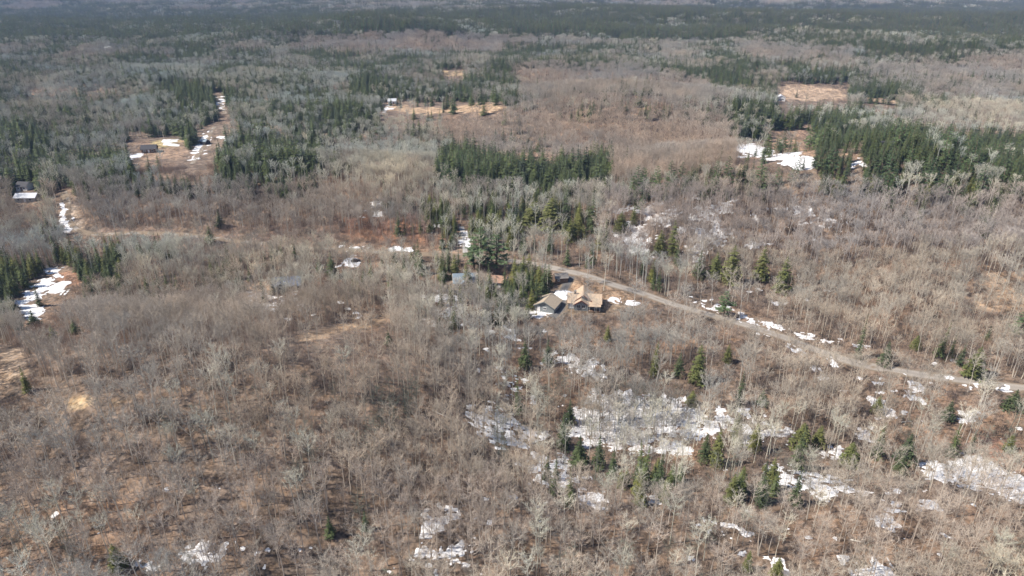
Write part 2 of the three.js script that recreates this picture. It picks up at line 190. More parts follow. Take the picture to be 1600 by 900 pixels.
const snows = [
  [[[895, 640], [935, 622], [985, 615], [1040, 625], [1085, 640], [1105, 660], [1080, 685], [1050, 705], [985, 700], [915, 695], [895, 670]], 'wide snow-covered clearing among bare trees near the centre bottom', 0.64, 5, 4],
  [[[1430, 725], [1490, 722], [1510, 712], [1545, 725], [1600, 755], [1640, 775], [1640, 800], [1570, 775], [1510, 755], [1440, 740]], 'long snow bank slanting down at the right edge', 0.66, 5, 3],
  [[[1198, 730], [1245, 726], [1290, 745], [1340, 765], [1400, 770], [1290, 778], [1250, 765], [1200, 752]], 'narrow snow strip below the two olive cedars', 0.55, 4, 3],
  [[[740, 640], [790, 635], [800, 655], [850, 680], [842, 700], [770, 695], [750, 670]], 'broken snow patch left of the wide snowy clearing', 0.53, 3, 4],
  [[[835, 700], [885, 715], [888, 745], [850, 770], [838, 745]], 'ragged snow patch just below the spruce thicket', 0.55, 3, 4],
  [[[905, 765], [940, 772], [935, 792], [912, 788]], 'small snow patch below the ragged snow', 0.56, 2.5, 2],
  [[[660, 812], [690, 796], [722, 796], [720, 820], [690, 832], [655, 830]], 'bright snow patch near the bottom centre', 0.5, 3, 3],
  [[[640, 865], [690, 858], [740, 842], [730, 862], [660, 874]], 'flat snow streak at the very bottom centre', 0.47, 2.5, 2.5],
  [[[295, 855], [340, 850], [350, 866], [345, 880], [320, 880]], 'snow patch at the bottom left', 0.53, 2.5, 3],
  [[[210, 884], [240, 880], [240, 892], [215, 893]], 'small snow streak at the bottom left', 0.55, 2, 2],
  [[[1110, 815], [1150, 820], [1185, 835], [1180, 848], [1140, 835]], 'broken snow streak near the bottom right', 0.54, 2.5, 3],
  [[[1000, 770], [1030, 765], [1050, 780], [1030, 788], [1000, 780]], 'two small snow scraps below the wide clearing', 0.52, 2.5, 2.5],
  [[[1365, 790], [1395, 780], [1408, 815], [1400, 838], [1380, 830]], 'broken string of snow scraps at the lower right', 0.5, 2.5, 3],
  [[[1430, 785], [1470, 778], [1465, 795], [1435, 795]], 'small bright snow patch below the long bank', 0.62, 2.5, 2],
  [[[1320, 875], [1375, 875], [1395, 905], [1350, 905]], 'snow streak at the bottom right edge', 0.55, 2.5, 2.5],
  [[[1205, 875], [1230, 880], [1250, 905], [1212, 905]], 'snow beside the small cedar at the bottom', 0.52, 2.5, 2],
  [[[1290, 700], [1320, 705], [1318, 725], [1290, 716]], 'snow beside the olive cedar', 0.55, 2.5, 2],
  [[[1335, 665], [1365, 668], [1360, 688], [1335, 680]], 'snow scrap behind the olive cedar', 0.58, 2.5, 2],
  [[[1360, 620], [1385, 625], [1395, 650], [1372, 655]], 'snow scrap between road and olive cedars', 0.55, 2.5, 2],
  [[[1415, 595], [1445, 600], [1440, 628], [1418, 625]], 'snow in the hollow below the road', 0.5, 3, 2.5],
  [[[1497, 645], [1525, 645], [1520, 665], [1500, 662]], 'bright snow scrap below the road at the right', 0.6, 2.5, 2],
  [[[1110, 640], [1160, 645], [1175, 665], [1240, 670], [1240, 690], [1170, 690], [1110, 670]], 'patchy snow right of the wide snowy clearing', 0.5, 4, 4],
  [[[860, 545], [900, 555], [940, 575], [935, 592], [895, 580], [860, 560]], 'thin snow trail slanting down below the orange-roofed house', 0.49, 3, 4],
  [[[790, 510], [808, 512], [812, 530], [790, 528]], 'snow scrap at the edge of the wood below the garage', 0.55, 3, 3],
  [[[785, 600], [815, 560], [820, 600], [800, 615]], 'scattered snow crumbs left of the spruce pair', 0.42, 2, 4],
  [[[823, 490], [835, 485], [862, 488], [862, 496], [824, 496]], 'snow streak in front of the orange-roofed garage', 0.52, 3, 1.5],
  [[[865, 464], [872, 456], [890, 457], [902, 458], [900, 466], [882, 468]], 'white snow heap beside the asphalt driveway', 0.85, 4, 1.5, 1.1],
  [[[950, 466], [966, 466], [968, 472], [952, 472]], 'small snow drift right of the orange-roofed house', 0.6, 3, 1.5],
  [[[980, 470], [995, 471], [996, 476], [980, 476]], 'second snow drift right of the orange-roofed house', 0.6, 3, 1.5],
  [[[680, 462], [690, 452], [700, 463], [722, 468], [722, 475], [695, 474]], 'snow strip below the blue-roofed house', 0.72, 4, 2],
  [[[690, 476], [722, 477], [720, 496], [692, 494]], 'patchy snow under trees below the blue-roofed house', 0.5, 2.5, 3],
  [[[395, 460], [420, 458], [445, 465], [440, 482], [410, 488], [392, 476]], 'patchy snow below the slate-roofed house', 0.52, 3, 3],
  [[[24, 470], [40, 460], [60, 452], [80, 448], [68, 460], [45, 472], [30, 476]], 'snow tongue by the dark spruces at the left edge', 0.68, 4, 2],
  [[[56, 436], [85, 434], [104, 446], [98, 458], [72, 456], [58, 448]], 'melting snow sheet between spruces at the left edge', 0.58, 4, 3],
  [[[32, 478], [58, 476], [63, 486], [58, 500], [40, 494]], 'bright snow patch below the snow tongue', 0.7, 4, 2],
  [[[72, 415], [92, 418], [92, 433], [76, 428]], 'snow streaks behind the melting snow sheet', 0.52, 3, 3],
  [[[95, 318], [101, 320], [103, 340], [112, 358], [105, 361], [96, 340]], 'snow bank along the left road bend', 0.6, 4, 2],
  [[[1075, 462], [1110, 466], [1200, 500], [1290, 528], [1370, 540], [1365, 546], [1280, 536], [1190, 512], [1080, 474]], 'snow line in the far ditch of the road', 0.345, 4, 3],
  [[[1140, 485], [1200, 510], [1235, 528], [1310, 562], [1316, 578], [1250, 552], [1180, 520], [1135, 496]], 'snow bank along the near edge of the road', 0.36, 4, 3],
  [[[1450, 583], [1500, 590], [1580, 603], [1580, 609], [1490, 598]], 'thin snow line along the road at the right', 0.55, 4, 2],
  [[[980, 310], [1130, 310], [1300, 345], [1330, 365], [1120, 385], [1090, 400], [960, 380], [930, 325]], 'thin snow cover under the trees on the right hillside', 0.33, 9, 14],
  [[[1070, 365], [1125, 350], [1120, 390], [1085, 412]], 'brighter snow among trees behind the olive cedars', 0.42, 5, 6],
  [[[980, 370], [1010, 375], [1010, 395], [985, 390]], 'snow between the three cedars and the road', 0.54, 4, 5],
  [[[1148, 228], [1178, 226], [1210, 238], [1262, 258], [1240, 262], [1205, 250], [1160, 240]], 'long snow patch beside the tan field at the right', 0.6, 10, 6],
  [[[1334, 248], [1348, 252], [1346, 262], [1334, 258]], 'bright snow spot in the dark conifers', 0.55, 6, 4],
  [[[722, 360], [730, 360], [731, 392], [724, 392]], 'white snow on the lane behind the big pines', 0.62, 6, 3],
  [[[537, 384], [575, 384], [580, 392], [545, 392]], 'snow line at the foot of the rusty slope', 0.5, 5, 4],
  [[[610, 388], [642, 386], [645, 392], [612, 393]], 'thin snow line right of the rusty slope', 0.55, 5, 3],
  [[[532, 400], [560, 402], [552, 416], [532, 414]], 'snow around the parked car', 0.5, 5, 3],
  [[[570, 318], [600, 322], [600, 334], [580, 334]], 'snow streaks above the rusty slope', 0.5, 6, 5],
  [[[660, 340], [690, 345], [690, 356], [664, 352]], 'snow crumbs right of the rusty slope', 0.47, 5, 5],
  [[[255, 218], [276, 218], [276, 228], [258, 226]], 'snow patch on the yellow lawn', 0.58, 6, 3],
  [[[200, 242], [215, 240], [216, 246], [200, 248]], 'snow streak left of the yellow lawn', 0.72, 6, 3],
  [[[308, 230], [318, 215], [326, 205], [328, 210], [320, 228], [306, 250], [302, 250]], 'snow bank beside the short road stretch', 0.6, 6, 4],
  [[[344, 212], [354, 216], [362, 224], [356, 224]], 'snow streak right of the short road stretch', 0.65, 6, 3],
  [[[592, 172], [606, 165], [618, 164], [612, 170], [600, 176]], 'snow at the left end of the far tan field', 0.5, 8, 4],
  [[[340, 150], [346, 152], [352, 172], [346, 172], [338, 160]], 'snow along the far pale road', 0.55, 8, 4],
  [[[362, 11], [376, 9], [386, 11], [370, 13]], 'frozen white pond in the far haze at upper left', 0.62, 40, 20],
  [[[570, 44], [660, 45], [660, 48], [570, 48]], 'pale ice line in front of the far pine forest', 0.5, 30, 14],
];
const snowObjects = snows.map(([p, l, ...a]) => snowPatch(p, l, ...a));
{ // crumbs of snow too many to count
  const r = rng(77), list = [];
  for (const [x0, y0, x1, y1, n, s] of [[740, 620, 960, 860, 34, 0.8], [1000, 640, 1600, 890, 34, 0.8], [240, 850, 760, 900, 18, 0.8], [740, 500, 900, 620, 22, 1], [80, 720, 400, 880, 5, 0.7], [1100, 440, 1300, 475, 6, 1], [640, 460, 800, 510, 14, 1], [380, 450, 560, 500, 16, 1], [1250, 560, 1600, 680, 24, 1]])
    for (let k = 0; k < n; k++) { const x = lerp(x0, x1, r()), y = lerp(y0, y1, r()), a = (2 + 5 * r()) * s, b = a * (0.3 + 0.3 * r()); const g = snowPatch([[x - a, y], [x, y - b], [x + a, y - b * 0.3], [x + a * 0.4, y + b]], null, 0.55, 1.6, 1, 0.3); if (g) list.push(g); }
  tag(mesh('snow', mergeGeometries(list), snowMat), 'small crumbs of old snow scattered under the bare trees', 'snow', null, 'stuff');
}

// ---------------------------------------------------------------- houses
function noisy(c, seed, amp = 40) { const t = noiseTexture(128, seed, (u, v, r) => { const s = 255 - amp * r() - (v * 24 % 1 < 0.14 ? amp * 0.7 : 0); return [s, s, s]; }); return std(c, { map: t, roughness: 0.9 }); }
const hm = { orange: noisy([0.60, 0.46, 0.33], 31, 70), orangeOld: noisy([0.52, 0.43, 0.32], 32, 80), siding: noisy([0.27, 0.30, 0.31], 33), blue: noisy([0.25, 0.32, 0.38], 34, 60), slate: noisy([0.21, 0.25, 0.33], 35, 60), metal: noisy([0.62, 0.64, 0.68], 36, 40), dark: noisy([0.07, 0.07, 0.08], 37, 60), rosy: noisy([0.45, 0.28, 0.2], 38, 60), cream: noisy([0.55, 0.52, 0.45], 39), white: std([0.8, 0.8, 0.79]), brown: noisy([0.2, 0.13, 0.09], 40), redTrim: std([0.20, 0.06, 0.045]), glass: std([0.03, 0.04, 0.05], { roughness: 0.1 }), stone: noisy([0.3, 0.28, 0.26], 41, 90), tyre: std([0.02, 0.02, 0.02]), paint: std([0.015, 0.016, 0.02], { roughness: 0.3 }), chrome: std([0.5, 0.5, 0.5], { roughness: 0.3, metalness: 1 }) };
const boxG = (w, h, d, x, y, z) => { const g = new THREE.BoxGeometry(w, h, d); g.translate(x, y, z); return g; };
function gable(root, { x = 0, z = 0, w, d, h, rise, ridge = 'x', over = 0.5, y = 0 }, wallM, roofM, trimM) { // walls under a pitched roof of two thick slabs, with barge boards
  const a = ridge === 'z' ? w : d, b = ridge === 'z' ? d : w, s = new THREE.Shape(); s.moveTo(-a / 2, -1.2); s.lineTo(a / 2, -1.2); s.lineTo(a / 2, h); s.lineTo(0, h + rise); s.lineTo(-a / 2, h);
  const setup = g => { if (ridge === 'x') g.rotateY(Math.PI / 2); g.translate(x, y, z); return g; };
  const walls = new THREE.ExtrudeGeometry(s, { depth: b, bevelEnabled: false }); walls.translate(0, 0, -b / 2); mesh('wall', setup(walls), wallM, root);
  const slope = Math.atan2(rise, a / 2), L = Math.hypot(rise, a / 2) + over, q = 0;
  for (const e of [-1, 1]) {
    const g = new THREE.BoxGeometry(L, 0.2, b + 2 * over); g.translate(L / 2, 0.12, 0); g.rotateZ(-slope); if (e < 0) g.rotateY(Math.PI); g.translate(0, h + rise + 0.02, 0); mesh('roof_slope', setup(g), roofM, root);
    for (const f of [-1, 1]) { const k = new THREE.BoxGeometry(L, 0.26, 0.08); k.translate(L / 2, -0.02, 0); k.rotateZ(-slope); if (e < 0) k.rotateY(Math.PI); k.translate(0, h + rise + 0.02, f * (b / 2 + over + 0.045)); mesh('fascia', setup(k), trimM ?? hm.white, root); }
  }
}
function windowAt(root, x, y, z, w, h, ry = 0, name = 'window') { // frame of four bars, sunk pane
  const t = 0.1, f = mergeGeometries([boxG(w + 2 * t, t, 0.12, 0, h / 2 + t / 2, 0), boxG(w + 2 * t, t, 0.16, 0, -h / 2 - t / 2, 0), boxG(t, h, 0.12, -w / 2 - t / 2, 0, 0), boxG(t, h, 0.12, w / 2 + t / 2, 0, 0), boxG(0.06, h, 0.09, 0, 0, 0)]), o = mesh(name, f, hm.white, root);
  o.position.set(x, y, z); o.rotation.y = ry; const p = mesh('pane', boxG(w, h, 0.03, 0, 0, -0.01), hm.glass, o); return p;
}
function door(root, x, z, ry = 0, m = hm.white, w = 1, h = 2.1) { const o = mesh('door', mergeGeometries([boxG(w, h, 0.1, 0, h / 2 + 0.05, 0), boxG(0.1, h + 0.1, 0.14, -w / 2 - 0.06, h / 2 + 0.05, 0), boxG(0.1, h + 0.1, 0.14, w / 2 + 0.06, h / 2 + 0.05, 0), boxG(w + 0.24, 0.1, 0.14, 0, h + 0.16, 0)]), m, root); o.position.set(x, 0, z); o.rotation.y = ry; const k = mesh('handle', new THREE.SphereGeometry(0.06, 8, 6), hm.chrome, o); k.position.set(w * 0.38, 1.05, 0.09); }
function house(name, px, py, turn, label, category = 'house', group) { const [x, y, z] = at(px, py), g = put(new THREE.Group(), name); g.position.set(x, y + 0.25, z); g.rotation.y = turn; return tag(g, label, category, group); }
{
  const a = house('house', 913, 485, -0.1, 'long house with tan-orange shingle roof and blue-grey front gable');
  gable(a, { x: 0, z: -5.2, w: 13.6, d: 8.6, h: 2.7, rise: 2.4, ridge: 'x' }, hm.siding, hm.orange, hm.redTrim);
  gable(a, { x: -0.6, z: -6.4, w: 8.4, d: 9.4, h: 2.75, rise: 3.3, ridge: 'z', over: 0.4 }, hm.siding, hm.orange, hm.redTrim);
  gable(a, { x: -1.4, z: -1.9, w: 5.8, d: 4.6, h: 2.7, rise: 1.9, ridge: 'z', over: 0.55 }, hm.siding, hm.orange, hm.redTrim);
  windowAt(a, -2.5, 1.7, 0.43, 1.3, 1.4); windowAt(a, -0.4, 1.7, 0.43, 1.3, 1.4); windowAt(a, -1.4, 3.35, 0.43, 1.1, 0.6); door(a, -5.4, -0.86, 0, hm.white, 1.6, 2.2); windowAt(a, 2.6, 1.6, -0.86, 1.4, 1.2); windowAt(a, 5.2, 1.6, -0.86, 1.2, 1.2);
  mesh('deck', boxG(4.9, 0.25, 2.4, 4.2, 0.0, 0.35), hm.brown, a); for (const x of [2.0, 4.2, 6.4]) mesh('post', boxG(0.16, 2.35, 0.16, x, 1.28, 1.3), hm.white, a); mesh('porch_roof', boxG(5.2, 0.16, 2.9, 4.2, 2.52, 0.45), hm.orange, a);
  mesh('chimney', mergeGeometries([boxG(0.9, 2.6, 0.9, -4.1, 5.0, -5.0), boxG(1.1, 0.2, 1.1, -4.1, 6.35, -5.0)]), hm.stone, a);
  const b = house('garage', 848, 488, -0.42, 'detached garage with tan-orange roof and blue-grey gable wall', 'garage');
  gable(b, { x: 0.6, z: -4.4, w: 8.6, d: 8.4, h: 2.6, rise: 2.2, ridge: 'z', over: 0.6 }, hm.siding, hm.orangeOld, hm.siding);
  door(b, -1.9, -0.14, 0, hm.white, 1.0, 2.1); windowAt(b, 0.8, 1.6, -0.16, 1.2, 0.9); windowAt(b, 4.94, 1.6, -4.4, 1.0, 0.9, Math.PI / 2);
  const c = house('house', 728, 452, 0.1, 'small house with blue-grey roof and pale front gable');
  gable(c, { x: 0, z: -4, w: 10.4, d: 7.2, h: 2.8, rise: 3.0, ridge: 'x' }, hm.cream, hm.blue, hm.white); gable(c, { x: 0.6, z: -1.6, w: 4.6, d: 4.0, h: 2.8, rise: 2.3, ridge: 'z', over: 0.35 }, hm.cream, hm.blue, hm.white);
  windowAt(c, -0.5, 1.6, 0.43, 1.1, 1.3); windowAt(c, 1.7, 1.6, 0.43, 1.1, 1.3); windowAt(c, 0.6, 3.5, 0.43, 0.9, 0.9); door(c, 3.7, -0.34); windowAt(c, -3.4, 1.6, -0.36, 1.2, 1.1);
  const d = house('house', 776, 450, -0.2, 'small house with rosy brown roof behind bare trees');
  gable(d, { x: 0, z: -3, w: 7.6, d: 6, h: 2.6, rise: 1.9, ridge: 'x' }, hm.cream, hm.rosy, hm.white); windowAt(d, -1.8, 1.5, 0.04, 1.2, 1.1); door(d, 1.2, 0.06); windowAt(d, 2.9, 1.5, 0.04, 0.9, 1.0);
  const e = house('house', 449, 456, 0.2, 'low house with slate-blue roof half hidden by grey trees');
  gable(e, { x: 0, z: -4, w: 12.2, d: 8, h: 2.7, rise: 2.7, ridge: 'x' }, hm.siding, hm.slate, hm.white); gable(e, { x: -2.6, z: -1.8, w: 4.4, d: 4.4, h: 2.6, rise: 1.8, ridge: 'z', over: 0.4 }, hm.siding, hm.slate, hm.white);
  windowAt(e, -2.6, 1.6, 0.43, 1.4, 1.2); windowAt(e, 1.4, 1.6, 0.04, 1.4, 1.2); door(e, 3.4, 0.06); windowAt(e, 5.0, 1.6, 0.04, 1.0, 1.1);
  const f = house('shed', 878, 443, 0.15, 'small grey-roofed brown shed behind the orange-roofed garage', 'shed');
  gable(f, { x: 0, z: -2.4, w: 5.6, d: 4.6, h: 2.3, rise: 1.4, ridge: 'x', over: 0.35 }, hm.brown, hm.stone, hm.brown); door(f, 0.8, -0.04, 0, hm.brown); windowAt(f, -1.5, 1.4, -0.06, 0.8, 0.7);
  const h = house('house', 39, 317, 0.05, 'long house with pale metal roof left of the road bend');
  gable(h, { x: 0, z: -4, w: 12.4, d: 7, h: 2.7, rise: 2.0, ridge: 'x', over: 0.4 }, hm.cream, hm.metal, hm.white); windowAt(h, -3.6, 1.6, -0.46, 1.3, 1.1); windowAt(h, 3.2, 1.6, -0.46, 1.3, 1.1); door(h, 0, -0.44);
  const i = house('house', 34, 299, -0.1, 'white house among trees behind the pale metal roof');
  gable(i, { x: 0, z: -3.4, w: 7.4, d: 6.4, h: 2.9, rise: 2.2, ridge: 'x', over: 0.35 }, hm.white, hm.dark, hm.white); windowAt(i, -1.9, 1.6, -0.16, 1.2, 1.1); windowAt(i, 2.0, 1.6, -0.16, 1.2, 1.1); door(i, 0.1, -0.14, 0, hm.brown);
  const j = house('house', 233, 239, 0.25, 'dark-roofed house at the left end of the yellow lawn');
  gable(j, { x: 0, z: -4, w: 11, d: 8, h: 2.8, rise: 2.6, ridge: 'x', over: 0.5 }, hm.brown, hm.dark, hm.brown); windowAt(j, -3, 1.6, 0.04, 1.5, 1.2); windowAt(j, 2.8, 1.6, 0.04, 1.5, 1.2); door(j, 0, 0.06);
  const k = house('shed', 317, 226, -0.5, 'blue-roofed shed beside the short road stretch', 'shed');
  gable(k, { x: 0, z: -2.4, w: 7, d: 5, h: 2.5, rise: 1.5, ridge: 'x', over: 0.35 }, hm.dark, hm.blue, hm.white); door(k, 1.4, 0.16, 0, hm.dark, 2, 2);
  const l = house('house', 613, 163, 0.1, 'tiny white house at the left of the far tan field');
  gable(l, { x: 0, z: -3, w: 9, d: 6, h: 3, rise: 2.4, ridge: 'x', over: 0.4 }, hm.white, hm.metal, hm.white); windowAt(l, -2, 1.6, 0.04, 1.4, 1.2); door(l, 1.6, 0.06, 0, hm.brown);
  const m = house('house', 1220, 158, -0.2, 'white house at the left corner of the far brown field');
  gable(m, { x: 0, z: -4, w: 9, d: 8, h: 3.4, rise: 2.8, ridge: 'z', over: 0.4 }, hm.white, hm.metal, hm.white); windowAt(m, -2, 1.8, 0.04, 1.4, 1.2); windowAt(m, 2, 1.8, 0.04, 1.4, 1.2); door(m, 0, 0.06, 0, hm.brown);
  const n = house('shed', 1287, 194, 0.2, 'white-roofed shed among grey trees at upper right', 'shed');
  gable(n, { x: 0, z: -3, w: 8, d: 6, h: 2.6, rise: 1.8, ridge: 'x', over: 0.4 }, hm.cream, hm.white, hm.white); door(n, 1.5, 0.06, 0, hm.dark, 2, 2);
  const o = house('barn', 1393, 236, -0.1, 'low dark barn among conifers at the right', 'barn');
  gable(o, { x: 0, z: -4, w: 14, d: 7, h: 2.6, rise: 1.8, ridge: 'x', over: 0.4 }, hm.brown, hm.dark, hm.brown); door(o, -3, 0.06, 0, hm.dark, 2.6, 2.3);
  const p = house('house', 170, 79, 0, 'far white-roofed house at the upper left');
  gable(p, { x: 0, z: -4, w: 14, d: 8, h: 4, rise: 3, ridge: 'x', over: 0.5 }, hm.white, hm.white, hm.white); door(p, 0, 0.06, 0, hm.brown, 2, 2.4);
}
{ // parked car
  const [x, y, z] = at(556, 409), g = put(new THREE.Group(), 'parked_car'); g.position.set(x, y, z); g.rotation.y = 0.25; tag(g, 'small dark car parked in the snowy yard below the rusty slope', 'car');
  const prof = pts => { const s = new THREE.Shape(); pts.forEach(([a, b], i) => i ? s.lineTo(a, b) : s.moveTo(a, b)); return s; };
  const ex = (pts, w, bev) => { const e = new THREE.ExtrudeGeometry(prof(pts), { depth: w, bevelEnabled: true, bevelSize: bev, bevelThickness: bev, bevelSegments: 2 }); e.translate(0, 0, -w / 2); return e; };
  mesh('body', ex([[-2.2, 0.35], [2.15, 0.35], [2.2, 0.7], [1.9, 0.9], [1.0, 0.98], [-1.6, 1.0], [-2.15, 0.92]], 1.6, 0.07), hm.paint, g); mesh('cabin', ex([[-1.7, 1.05], [1.0, 1.03], [0.3, 1.5], [-1.3, 1.52]], 1.35, 0.05), hm.glass, g); mesh('roof', boxG(1.55, 0.06, 1.4, -0.5, 1.59, 0), hm.paint, g);
  for (const a of [-1.35, 1.35]) for (const b of [-0.82, 0.82]) { const w = new THREE.CylinderGeometry(0.33, 0.33, 0.2, 16); w.rotateX(Math.PI / 2); w.translate(a, 0.33, b); const o = mesh('wheel', w, hm.tyre, g); const r = new THREE.CylinderGeometry(0.19, 0.19, 0.03, 12); r.rotateX(Math.PI / 2); r.translate(a, 0.33, b + Math.sign(b) * 0.115); mesh('rim', r, hm.chrome, o); }
}

// ---------------------------------------------------------------- trees: builders
class Tris {
  constructor() { this.p = []; this.c = []; }
  tri(a, b, c, k) { this.p.push(a[0], a[1], a[2], b[0], b[1], b[2], c[0], c[1], c[2]); for (let i = 0; i < 3; i++) this.c.push(k[0], k[1], k[2]); }
  sliver(p, q, w, k, r) { // a tapering twig of two crossed blades
    const d = [q[0] - p[0], q[1] - p[1], q[2] - p[2]], a = Math.abs(d[1]) > 0.8 * Math.hypot(...d) ? [1, 0.1, 0.3] : [0.1, 1, 0.2];
    let u = [d[1] * a[2] - d[2] * a[1], d[2] * a[0] - d[0] * a[2], d[0] * a[1] - d[1] * a[0]]; let l = Math.hypot(...u); u = u.map(v => v / l);
    let v = [d[1] * u[2] - d[2] * u[1], d[2] * u[0] - d[0] * u[2], d[0] * u[1] - d[1] * u[0]]; l = Math.hypot(...v); v = v.map(s => s / l);
    const t = r() * 3.14, c = Math.cos(t) * w / 2, s = Math.sin(t) * w / 2;
    for (const [m, n] of [[c, s], [-s, c]]) { const e = [u[0] * m + v[0] * n, u[1] * m + v[1] * n, u[2] * m + v[2] * n]; this.tri([p[0] - e[0], p[1] - e[1], p[2] - e[2]], [p[0] + e[0], p[1] + e[1], p[2] + e[2]], q, k); }
  }
  tube(pts, r0, r1, sides, k) {
    const n = pts.length - 1, ring = pts.map((p, i) => { const q = pts[Math.min(n, i + 1)], o = pts[Math.max(0, i - 1)], d = [q[0] - o[0], q[1] - o[1], q[2] - o[2]], up = Math.abs(d[1]) > Math.hypot(d[0], d[2]); const u = up ? [1, 0, 0] : [0, 1, 0]; let v = [d[1] * u[2] - d[2] * u[1], d[2] * u[0] - d[0] * u[2], d[0] * u[1] - d[1] * u[0]], l = Math.hypot(...v) || 1; v = v.map(s => s / l); let w = [d[1] * v[2] - d[2] * v[1], d[2] * v[0] - d[0] * v[2], d[0] * v[1] - d[1] * v[0]]; l = Math.hypot(...w) || 1; w = w.map(s => s / l); const R = lerp(r0, r1, i / n); return Array.from({ length: sides }, (_, s) => { const a = s / sides * 6.2832, c = Math.cos(a) * R, e = Math.sin(a) * R; return [p[0] + v[0] * c + w[0] * e, p[1] + v[1] * c + w[1] * e, p[2] + v[2] * c + w[2] * e]; }); });
    for (let i = 0; i < n; i++) for (let s = 0; s < sides; s++) { const t = (s + 1) % sides; this.tri(ring[i][s], ring[i + 1][s], ring[i][t], k); this.tri(ring[i][t], ring[i + 1][s], ring[i + 1][t], k); }
  }
  geo() { const g = new THREE.BufferGeometry(); g.setAttribute('position', new THREE.Float32BufferAttribute(this.p, 3)); g.setAttribute('color', new THREE.Float32BufferAttribute(this.c, 3)); g.computeVertexNormals(); return g; }
}
const vary = (c, k, r) => { const s = 1 + (r() - 0.5) * 2 * k; return [c[0] * s, c[1] * s, c[2] * s]; };
function bareTree(seed, o) { // {h, base, rad, limbs, subs, twigs, tw, bark, twig, up}
  const r = rng(seed), T = new Tris(), C = new Tris(), lean = [(r() - 0.5) * 0.05, (r() - 0.5) * 0.05], axis = [];
  for (let i = 0; i <= 5; i++) { const y = o.h * 0.9 * i / 5; axis.push([lean[0] * y + (r() - 0.5) * 0.25 * (i > 0), y - (i ? 0 : 0.4), lean[1] * y + (r() - 0.5) * 0.25 * (i > 0)]); }
  const on = y => { const f = clamp(y / (o.h * 0.9)) * 5, i = Math.min(4, Math.floor(f)), t = f - i; return [0, 1, 2].map(k => lerp(axis[i][k], axis[i + 1][k], t)); };
  T.tube(axis, o.girth ?? 0.2, 0.045, o.sides ?? 5, o.bark);
  for (let i = 0; i < o.limbs; i++) {
    const f = (i + 0.5 * r()) / o.limbs, y0 = lerp(o.base, 0.86, f) * o.h, a = i * 2.4 + r() * 0.9, env = o.rad * Math.sqrt(Math.max(0.1, 1 - Math.pow(lerp(-0.45, 0.95, f), 2))) * (0.75 + 0.4 * r());
    const rise = (o.h * (1.0 - 0.06 * r()) - y0) * lerp(0.45, 0.95, r()) * (o.up ?? 0.8), P = on(y0), d = [Math.cos(a), Math.sin(a)];
    const limb = [0, 0.35, 0.7, 1].map(t => [P[0] + d[0] * env * Math.pow(t, 0.85) + (r() - 0.5) * 0.3 * t, P[1] + rise * Math.pow(t, 1.25), P[2] + d[1] * env * Math.pow(t, 0.85) + (r() - 0.5) * 0.3 * t]);
    T.tube(limb, (o.girth ?? 0.2) * (0.34 - 0.16 * f), 0.015, 3, vary(o.bark, 0.1, r));
    for (let s = 0; s < o.subs; s++) {
      const t = lerp(0.25, 1, (s + r()) / o.subs), k = Math.min(2, Math.floor(t * 3)), u = t * 3 - k, B = [0, 1, 2].map(q => lerp(limb[k][q], limb[k + 1][q], u));
      const L = o.rad * lerp(0.3, 0.6, r()), b = a + (r() - 0.5) * 3.4, e = 0.35 + r() * 1.0, Q = [B[0] + Math.cos(b) * L * Math.cos(e), B[1] + L * Math.sin(e), B[2] + Math.sin(b) * L * Math.cos(e)];
      C.sliver(B, Q, o.tw * 2.2, vary(o.twig, 0.2, r), r);
      for (let w = 0; w < o.twigs; w++) {
        const v = lerp(0.2, 1, r()), S = [0, 1, 2].map(q => lerp(B[q], Q[q], v)), l = (o.tl ?? 1) * lerp(0.5, 1.15, r()), g = b + (r() - 0.5) * 3.6, h = (r() - 0.12) * 1.25;
        C.sliver(S, [S[0] + Math.cos(g) * l * Math.cos(h), S[1] + l * Math.sin(h), S[2] + Math.sin(g) * l * Math.cos(h)], o.tw * lerp(0.7, 1.1, r()), vary(o.twig, 0.25, r), r);
      }
    }
  }
  return { trunk: T.geo(), crown: C.geo() };
}
